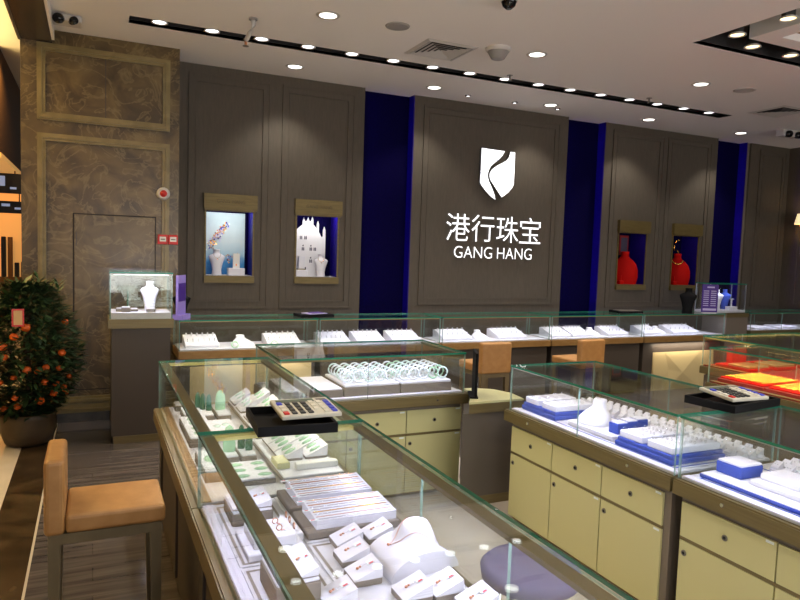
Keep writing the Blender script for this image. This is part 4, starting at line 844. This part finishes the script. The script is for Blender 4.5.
# ------------------------------------------------------------------ trays with calculators
def calc_tray(lab, clab, loc, rz, wd, dp, coff, crot, cw, cdp):
    t = thing('tray', lab, 'tray', loc, rz); a, b = wd/2, dp/2; h = .040
    MB().box(-a, a, -b, b, 0, .008, 'black').build('base', t); MB().box(-a, a, -b, -b+.012, .008, h, 'black').box(-a, a, b-.012, b, .008, h, 'black').box(-a, -a+.012, -b+.012, b-.012, .008, h, 'black').box(a-.012, a, -b+.012, b-.012, .008, h, 'black').build('rim', t)
    M = Matrix.Translation(loc) @ Matrix.Rotation(rz, 4, 'Z') @ Matrix.Translation((coff[0], coff[1], 0)); p = M.translation
    c = thing('calculator', clab, 'calculator', (p.x, p.y, loc[2]+.0405), rz+crot); tl = Matrix.Rotation(math.radians(5), 4, 'X') @ Matrix.Translation((0, 0, .0085)); a, b = cw/2, cdp/2
    MB().rbox(-a, a, -b, b, 0, .018, 'calc_body', .005, 2, tl).build('body', c)
    MB().box(-a+.02, a*.45, b*.52, b*.86, .0185, .020, 'lcd', tl).build('display', c); MB().box(a*.55, a*.9, b*.55, b*.82, .0185, .0195, 'steel_grey', tl).build('solar_cell', c)
    for r in range(4):
        y = b*.36-r*b*.36
        for k in range(7):
            x = -a+.025+k*(cw-.05)/6; mt = 'key_dark' if 1 <= k <= 3 else ('key_blue' if k == 6 or (k == 0 and r == 0) else ('key_red' if k == 0 and r == 3 else 'key_white'))
            if k == 4 and r == 3: continue
            MB().rbox(x-.011, x+.011, y-b*.13, y+b*.13-(0 if not (k == 4 and r == 2) else 0), .0175, .0245, mt, .0015, 1, tl).build('key', c, label={'key_red': 'red key', 'key_blue': 'blue key'}.get(mt))
calc_tray('black tray on the seam between the two front counters', 'grey desktop calculator lying on the black tray nearest the camera', (.765, 2.725, .9002), math.radians(-4), .325, .35, (.07, .03), math.radians(4), .26, .225)
calc_tray('black tray on top of the blue tray counter seam', 'white desktop calculator lying on the black tray at the right', (3.08, 2.42, .9002), math.radians(8), .42, .28, (.005, .0), math.radians(-10), .26, .22)
# dark trays lying on the wall counters
t = thing('tray', 'black tray with purple leaflets on the wall counter at the column end', 'tray', (2.22, 7.05, .9002), math.radians(4)); MB().box(-.19, .19, -.13, .13, 0, .03, 'black').build('base', t); 
one('leaflet', MB().box(-.12, .12, -.08, .08, 0, .006, 'print_pale').box(-.05, .09, -.05, .05, .006, .012, 'purple'), 'purple and white leaflets lying on the black tray on the wall counter', 'leaflet', (2.23, 7.06, .9305), math.radians(20))
one('book_slab', MB().rbox(-.2, .2, -.12, .12, 0, .03, 'black_gloss', .006, 1).box(-.15, .19, -.1, .1, .03, .034, 'steel_grey'), 'flat black folder lying on the wall counter below the red bust niches', 'folder', (6.75, 7.08, .9002), math.radians(-6))

# ------------------------------------------------------------------ pedestal case by the column
scale_about_camera(False)
t = thing('pedestal_case', 'tall pedestal showcase with glass box in front of the marble column', 'display case', (.125, 5.80, 0)); L, D = .48, .40
MB().box(.015, L-.015, .015, D-.015, .06, .945, 'taupe_dark').build('pedestal', t); MB().box(.03, L-.03, .005, D-.03, 0, .06, 'bronze').build('toe_kick', t)
MB().box(-.01, L+.01, -.01, D+.01, .95, 1.025, 'bronze').build('fascia', t); MB().box(.012, L-.012, .012, D-.012, 1.0252, 1.075, 'deck_white').build('deck', t)
for a in ((.0, L, 0, .01), (0, L, D-.01, D)): MB().pane(*a, 1.026, 1.395).build('glass_pane', t)
for x in (0, L-.01): MB().pane(x, x+.01, .0105, D-.0105, 1.026, 1.395).build('glass_pane', t)
MB().pane(-.003, L+.003, -.003, D+.003, 1.396, 1.409).build('top_pane', t); r = MB().box(.012, L-.012, .012, .024, 1.388, 1.3955, 'bronze').build('led_rail', t); MB().box(.03, L-.03, .014, .022, 1.386, 1.388, 'led_white').build('led_strip', r)
area('case_led', (L/2, .02, 1.384), L*.9, .01, 2.6, COLD, (math.radians(30), 0, 0), t)
bust('white_leather', .25, 'necklace_bust', 'white bust inside the pedestal showcase', (.44, 5.99, 1.0755), 0, wid=.95)
for i, (x, y, wd, h) in enumerate(((.25, 5.90, .035, .035), (.20, 5.95, .025, .022), (.315, 5.95, .03, .018), (.44, 5.88, .035, .025))):
    display_box(['small taupe box with white top in the pedestal showcase', 'tiny white-topped box at the left of the pedestal showcase', 'low white-topped box in the middle of the pedestal showcase', 'small taupe box before the bust in the pedestal showcase'][i], x-wd, x+wd, y-wd*.7, y+wd*.7, h, 1.0755, group='boxes in the pedestal showcase')
one('ring_peg', MB().cyl(0, 0, 0, .16, .006, 'jade_dark', 10).cyl(0, 0, 0, .006, .03, 'black', 14), 'thin dark upright rod in the pedestal showcase', 'display stand', (.27, 6.05, 1.0755))
scale_about_camera(True)
# leaflet holder and black bust on the wall counter beside the column
t = thing('leaflet_stand', 'purple leaflet stand on the wall counter beside the marble column', 'leaflet stand', (.80, 6.92, .9002), math.radians(62)); MB().prism([(-.1, -.06), (.1, -.06), (.1, .06), (-.1, .06)], 0, .05, 'acrylic_purple').build('base', t); MB().box(-.1, .1, -.01, .012, .05, .44, 'acrylic_purple').build('holder', t); MB().box(-.09, .09, -.0125, -.0102, .18, .36, 'purple').build('leaflet', t)
bust('black', .27, 'necklace_bust', 'black bust on the wall counter behind the purple leaflet stand', (.83, 7.14, .9002), math.radians(-20), wid=1.1)
# glass case at the right end of the wall counters
t = thing('countertop_case', 'glass showcase with white bust behind the purple price sign', 'display case', (8.16, 6.90, .9015)); L, D = .76, .26
MB().box(0, L, 0, D, 0, .035, 'deck_white').build('deck', t)
for x, y in ((0, 0), (L-.012, 0), (0, D-.012), (L-.012, D-.012)): MB().box(x, x+.012, y, y+.012, .035, .42, 'alu').build('post', t)
MB().pane(.012, L-.012, 0, .01, .035, .42).build('glass_pane', t); MB().pane(.012, L-.012, D-.01, D, .035, .42).build('glass_pane', t)
for x in (0, L-.01): MB().pane(x, x+.01, .0125, D-.0125, .035, .42).build('glass_pane', t)
MB().pane(-.003, L+.003, -.003, D+.003, .4205, .433).build('top_pane', t); area('case_led', (L/2, .05, .41), L*.9, .02, 1.5, COLD, (math.radians(15), 0, 0), t)
one('case_pedestal', MB().box(0, .46, 0, .42, ZF, .90, 'taupe_frame').box(-.005, .465, -.01, .42, .84, .90, 'bronze'), 'brown pedestal under the right end of the glass showcase', 'pedestal', (8.44, 6.83, 0))
bust('white_leather', .30, 'necklace_bust', 'white bust in the glass showcase beside the price sign', (8.46, 7.04, .937), math.radians(-50), wid=1.05); bust('blue_suede', .30, 'necklace_bust', 'blue-grey bust in the glass showcase beside the last blue recess', (8.70, 7.09, .937), math.radians(-50), wid=.9)
t = thing('ring_stand', 'small white ring stand in the glass showcase before the blue-grey bust', 'display stand', (8.72, 6.98, .937)); MB().box(-.08, .08, -.04, .04, 0, .05, 'white_leather').build('base', t); MB().cyl(0, 0, .05, .16, .008, 'white_leather', 10).cyl(0, 0, .16, .165, .03, 'white_leather', 16).build('post', t)
t = thing('price_sign', 'purple price sign with pale lines on the wall counter before the glass showcase', 'sign', (8.06, 6.815, .9015), math.radians(-20)); MB().box(-.10, .10, -.015, .03, 0, .02, 'deck_white').build('base', t); MB().box(-.12, .12, -.006, .006, .02, .42, 'purple').build('board', t)
m = MB()
for i in range(8):
    for sx in (0, 1): m.box(-.10+sx*.11, -.10+sx*.11+.08, -.0072, -.006, .32-i*.030, .331-i*.030, 'print_pale')
m.box(-.05, .06, -.0072, -.006, .37, .39, 'print_pale').box(-.10, .10, -.0072, -.006, .045, .075, 'print_pale'); m.build('printed_lines', t)
bust('black', .36, 'necklace_bust', 'black bust on the wall counter left of the purple price sign', (7.72, 6.90, .9015), math.radians(-70), wid=1.1)

# ------------------------------------------------------------------ niche contents
scale_about_camera(False)
one('sky_backdrop', MB().box(-.215, .215, 0, .01, 0, .66, 'sky_print'), 'sky and sea backdrop print in the niche nearest the column', 'backdrop', (1.287, 7.31, 1.3358))
random.seed(11); fl = ['purple', 'print_pale', 'gold', 'rose_gold', 'leaf', 'key_blue', 'tag_white', 'card_gold']; m = MB()
for i in range(64):
    u = random.random(); x = 1.13+.17*u+random.gauss(0, .018)+(.0 if u > .15 else .0); z = 1.62+.25*u**.8+random.gauss(0, .018)
    mt = random.choice(fl); M = Matrix.Translation((x, 7.302+random.uniform(0, .006), z)) @ Matrix.Rotation(random.uniform(0, 6), 4, 'Y') 
    m.add([(0, 0, 0), (.020, -.002, .012), (.024, -.002, -.006)], [(0, 1, 2)], mt, False, M); m.add([(0, 0, 0), (-.020, -.002, .012), (-.022, -.002, -.008)], [(0, 1, 2)], mt, False, M)
for i in range(16):
    x = random.uniform(1.3, 1.44); z = random.uniform(1.46, 1.56); M = Matrix.Translation((x, 7.302, z)) @ Matrix.Rotation(random.uniform(0, 6), 4, 'Y'); m.add([(0, 0, 0), (.014, -.002, .01), (.014, -.002, -.008)], [(0, 1, 2)], random.choice(fl), False, M); m.add([(0, 0, 0), (-.014, -.002, .01), (-.014, -.002, -.008)], [(0, 1, 2)], random.choice(fl), False, M)
tag(m.build('butterfly_spray'), 'spray of coloured butterflies on the sky backdrop', 'decoration', kind='stuff')
bust('white_leather', .27, 'necklace_bust', 'white bust before the sky backdrop', (1.19, 7.20, 1.3355), 0, chain='gold necklace on the bust before the sky backdrop')
t = thing('display_box', 'white block with upright card before the sky backdrop', 'display box', (1.39, 7.20, 1.3355)); MB().rbox(-.085, .085, -.05, .05, 0, .075, 'white_leather', .003, 1).build('body', t); MB().box(-.032, .038, -.012, .012, .076, .23, 'paper_white').box(-.006, .010, -.014, -.012, .1, .12, 'rose_gold').build('pad', t)
# gothic cutout
m = MB(); Mx = Matrix(((1.17, 0, 0, 2.02), (0, 0, -1, 7.292), (0, 1, 0, 1.3355), (0, 0, 0, 1)))
sil = [(0, 0), (.33, 0), (.33, .52), (.318, .56), (.306, .52), (.306, .45), (.29, .44), (.262, .50), (.262, .585), (.252, .62), (.242, .585), (.242, .535), (.205, .58), (.205, .63), (.196, .665), (.187, .63), (.175, .605), (.163, .625), (.155, .66), (.146, .625), (.13, .605), (.118, .625), (.11, .655), (.1, .62), (.1, .575), (.05, .525), (.035, .51), (.035, .56), (.026, .595), (.017, .56), (.017, .46), (0, .44)]
m.prism(sil, 0, .02, 'cathedral_white', Mx); cat = one('gothic_cutout', m, 'white gothic facade cutout with spires in the niche', 'decoration')
def win(x, z, k=1):
    M = Matrix(((1, 0, 0, 2.02+x*1.17), (0, 0, -1, 7.2715), (0, 1, 0, 1.3355+z), (0, 0, 0, 1)))
    for d in (-.0085, .0085): MB_w.prism([(d-.006, 0), (d+.006, 0), (d+.006, .03), (d, .042), (d-.006, .03)], 0, .001, 'window_dark', M)
    if k: MB_w.prism([(-.008, .048), (.008, .048), (.008, .058), (0, .068), (-.008, .058)], 0, .001, 'window_dark', M)
MB_w = MB()
for x, z, k in ((.085, .41, 0), (.13, .41, 0), (.03, .29, 0), (.107, .285, 1), (.185, .285, 1), (.225, .285, 0), (.03, .15, 0), (.107, .15, 1), (.185, .15, 1)): win(x, z, k)
MB_w.build('window', cat)
MB().box(2.02+.11, 2.02+.165, 7.2705, 7.2715, 1.3355, 1.3355+.10, 'window_dark').build('doorway', cat)
bust('white_leather', .25, 'necklace_bust', 'white bust before the gothic cutout', (2.33, 7.18, 1.3355), math.radians(-12), chain='gold necklace on the bust before the gothic cutout')
t = thing('display_box', 'white block with folded stand before the gothic cutout', 'display box', (2.09, 7.19, 1.3355)); MB().rbox(-.055, .075, -.05, .05, 0, .07, 'white_leather', .003, 1).build('body', t); MB().box(-.02, .05, -.02, .02, .085, .22, 'white_leather').box(-.03, .055, -.03, .03, .07, .085, 'bronze').build('pad', t)
def red_bust(label, x, y, z):
    t = thing('red_bust', label, 'bust', (x, y, z), math.radians(-42)); k = 1.0
    MB().loft([(0, .165, .06, .03), (.1, .185, .065, .03), (.2, .182, .065, .03), (.28, .155, .06, .035), (.335, .11, .05, .04), (.365, .07, .045, .04), (.385, .055, .042, .04), (.41, .05, .04, .04), (.45, .055, .042, .04), (.455, .045, .035, .04)], 'red_velvet', 28).build('torso', t)
    return t
red_bust('red bust in the dim niche nearer the shield sign', 6.80, 7.21, 1.2955); red_bust('red bust with gold necklace in the dim niche farther from the shield sign', 7.81, 7.21, 1.2955)
n = thing('necklace', 'gold bib necklace on the farther red bust', 'necklace', (7.81, 7.21, 1.2955), math.radians(-42)); MB().tube([(.075*math.cos(PI*i/12), -.01-.022*math.sin(PI*i/12), .36-.06*math.sin(PI*i/12)) for i in range(13)], .008, 'gold', 6).build('chain', n)
one('lattice_panel', MB().box(0, .16, 0, .01, 0, .28, 'red_dark').box(.02, .14, -.002, 0, .03, .25, 'window_dark'), 'dark red panel hanging behind the red bust nearer the shield sign', 'decoration', (6.83, 7.36, 1.70))
one('gold_ornament', MB().tube([(.05*math.cos(i*.5), 0, .02*i-.05+.03*math.sin(i*.9)) for i in range(14)], .012, 'gold', 6), 'gold phoenix-like ornament hanging behind the farther red bust', 'decoration', (7.90, 7.33, 1.78))
for x, lb in ((6.665, 'small red block before the red bust nearer the shield sign'), (7.675, 'small red block before the red bust farther from the shield sign')): one('red_block', MB().rbox(-.035, .035, -.03, .03, 0, .05, 'red_velvet', .004, 1).cyl(0, 0, .05, .12, .012, 'red_velvet', 10), lb, 'display block', (x, 7.13, 1.2955))

# ------------------------------------------------------------------ kumquat tree in a pot
t = thing('orange_tree', 'potted orange tree with many small fruits before the marble column', 'tree', (-.47, 6.05, 0))
MB().loft([(0, .12, .12, 0), (.02, .17, .17, 0), (.12, .205, .205, 0), (.22, .2, .2, 0), (.255, .205, .205, 0), (.265, .19, .19, 0), (.24, .17, .17, 0)], 'pot_clay', 32).build('pot', t)
MB().tube([(0, 0, .2), (.01, .0, .45), (-.01, .01, .75), (.0, .0, 1.05)], .025, 'trunk').tube([(0, 0, .4), (.12, -.05, .7), (.2, -.08, .85)], .012, 'trunk').tube([(0, 0, .5), (-.12, -.02, .75), (-.2, -.05, .95)], .012, 'trunk').build('trunk', t)
random.seed(5); m = MB()
def crown(z):                                             # crown radius at height z
    return .10+.27*math.sin(PI*min(1, max(0, (z-.22)/1.12))**.8) if z < 1.34 else .05
for i in range(5200):
    z = random.uniform(.26, 1.30); R = crown(z)*math.sqrt(random.uniform(.12, 1.1)); a = random.uniform(0, 2*PI); L = random.uniform(.06, .115); W = L*.19
    d = Vector((math.cos(a+random.gauss(0, .5)), math.sin(a+random.gauss(0, .5)), random.uniform(-.35, .75))).normalized(); sd = d.cross(Vector((0, 0, 1))).normalized(); nn = sd.cross(d)
    p = Vector((R*math.cos(a), R*math.sin(a), z))
    m.add([p, p+d*L*.45+sd*W-nn*.004, p+d*L-nn*.014, p+d*L*.45-sd*W-nn*.004], [(0, 1, 2), (0, 2, 3)], 'leaf_light' if random.random() < .3 else 'leaf')
for k in range(5):
    for i in range(12):
        p = Vector((-.06+.07*k, -.05, 1.22+.012*i*(1 if k == 2 else .6))); a = random.uniform(0, 6.28); d = Vector((math.cos(a), math.sin(a), .9)).normalized(); sd = d.cross(Vector((0, 0, 1))).normalized(); L = .08
        m.add([p, p+d*L*.5+sd*.012, p+d*L, p+d*L*.5-sd*.012], [(0, 1, 2, 3)], 'leaf_light')
m.build('foliage', t)
F = [(-.46, .97, 1.3), (-.19, .99, 1), (-.54, .9, 1.2), (-.62, .83, 1.4), (-.6, .75, .9), (-.21, .76, 1.1), (-.45, .65, 1.2), (-.32, .66, 1), (-.38, .63, .8), (-.23, .64, .9), (-.33, .54, 1), (-.25, .51, 1), (-.64, .55, 1), (-.54, .42, .9), (-.37, .38, 1.3), (-.27, .43, 1.1), (-.19, .41, 1), (-.53, .34, 1.1), (-.63, .3, 1.1), (-.54, .59, 1), (-.16, .55, .8), (-.2, .47, .9)]
for x, z, s in F:
    dx = x+.47; R = max(crown(z), abs(dx)+.02); y = -math.sqrt(max(.01, R*R-dx*dx))*.98
    f = .95 if y < 0 else 1
    MB().ball(0, 0, 0, .027*s, 'orange_fruit', 14, .88).build('fruit', t, (dx*.97, y, z*.985+.02))
t = thing('red_envelope', 'red and gold card hanging in the orange tree', 'card', (-.50, 5.62, 1.0), math.radians(10)); MB().box(-.04, .04, -.002, .002, 0, .13, 'red_plastic').build('card', t); MB().box(-.028, .028, -.003, -.002, .012, .118, 'card_gold').build('print', t)

# ------------------------------------------------------------------ wall sconce far right
t = thing('wall_sconce', 'small wall lamp with pleated cream shade at the right photo edge', 'wall lamp', (XR, 6.74, 2.2)); MB().cyl(-.01, 0, -.08, .06, .03, 'gold', 14).build('backplate', t); MB().tube([(-.02, 0, -.05), (-.09, 0, -.09), (-.12, 0, -.03), (-.12, 0, .06)], .01, 'gold').build('arm', t)
MB().loft([(.06, .09, .09, 0), (.22, .055, .055, 0)], 'shade_glow', 24, Matrix.Translation((-.12, 0, 0)), cap=False).build('lamp_shade', t)
l = bpy.data.lights.new('sconce_light', 'POINT'); l.energy = 2; l.color = (1, .75, .4); l.shadow_soft_size = .05; o = bpy.data.objects.new('sconce_light', l); COL.objects.link(o); o.location = (-.12, 0, .17); o.parent = t

# ------------------------------------------------------------------ the mall corridor at the far left
struct('ceiling_corridor', MB().box(-4.5, -.576, -4, 20, 3.9, 3.95, 'ceiling'), 'warm lit ceiling of the mall corridor', 'ceiling')
struct('wall_left', MB().box(-4.6, -4.5, -4, 20, 0, 3.9, 'shop_brown'), 'far side wall of the mall corridor', 'wall'); struct('wall_corridor_end', MB().box(-4.5, -.3, 20, 20.1, 0, 3.9, 'shop_brown'), 'end wall of the mall corridor', 'wall')
struct('bulkhead', MB().box(-4.4, -1.0, 9.3, 15, 2.62, 3.899, 'shop_brown').box(-4.4, -.985, 9.28, 15, 2.60, 2.66, 'shop_glow'), 'brown shop bulkhead with a lit strip across the corridor', 'wall')
struct('wall_shop', MB().box(-4.4, -.95, 15.0, 15.1, 0, 3.9, 'shop_glow').box(-4.4, -.8, 14.8, 14.99, 0, .9, 'shop_brown'), 'warm glowing shopfront beyond the corridor', 'wall')
for i, (z0, z1, lb) in enumerate(((2.28, 2.56, 'upper dark hanging shop sign across the corridor'), (2.02, 2.20, 'lower dark hanging shop sign across the corridor'))):
    t = thing('hanging_sign', lb, 'sign', (-1.1, 11.0+.6*i, 0)); MB().box(-.6, .24, -.03, .03, z0, z1, 'screen_dark').build('board', t); MB().box(-.13, -.02, -.034, -.03, z0+.1, z1-.04, 'screen_mark').build('print', t); MB().box(.04, .12, -.034, -.03, z0+.06, z0+.09, 'screen_mark').build('print', t)
    for x in (-.4, .1): MB().cyl(x, 0, z1, 2.6 if i == 0 else 2.6, .008, 'black', 8).build('rod', t)
random.seed(2)
for i in range(7):
    x = -1.55+.11*i; h = random.uniform(.25, .8); one('shop_shelf_item', MB().rbox(-.04, .04, -.05, .05, 0, h, 'shop_brown' if i % 2 else 'screen_dark', .01, 1), 'dark display item on the ledge of the glowing shopfront', 'display item', (x, 14.86, .9005), 0, 'items in the glowing shopfront')
spot('bulkhead_fill', (-.72, 9.0, 3.7), 60, (1, .68, .32), 120, (math.radians(20), math.radians(35), 0)); area('shopfront_light', (-1.8, 13.5, 2.5), 2, .3, 14, (1, .6, .25), (math.radians(30), 0, 0))  # spot added to brighten the corridor bulkhead
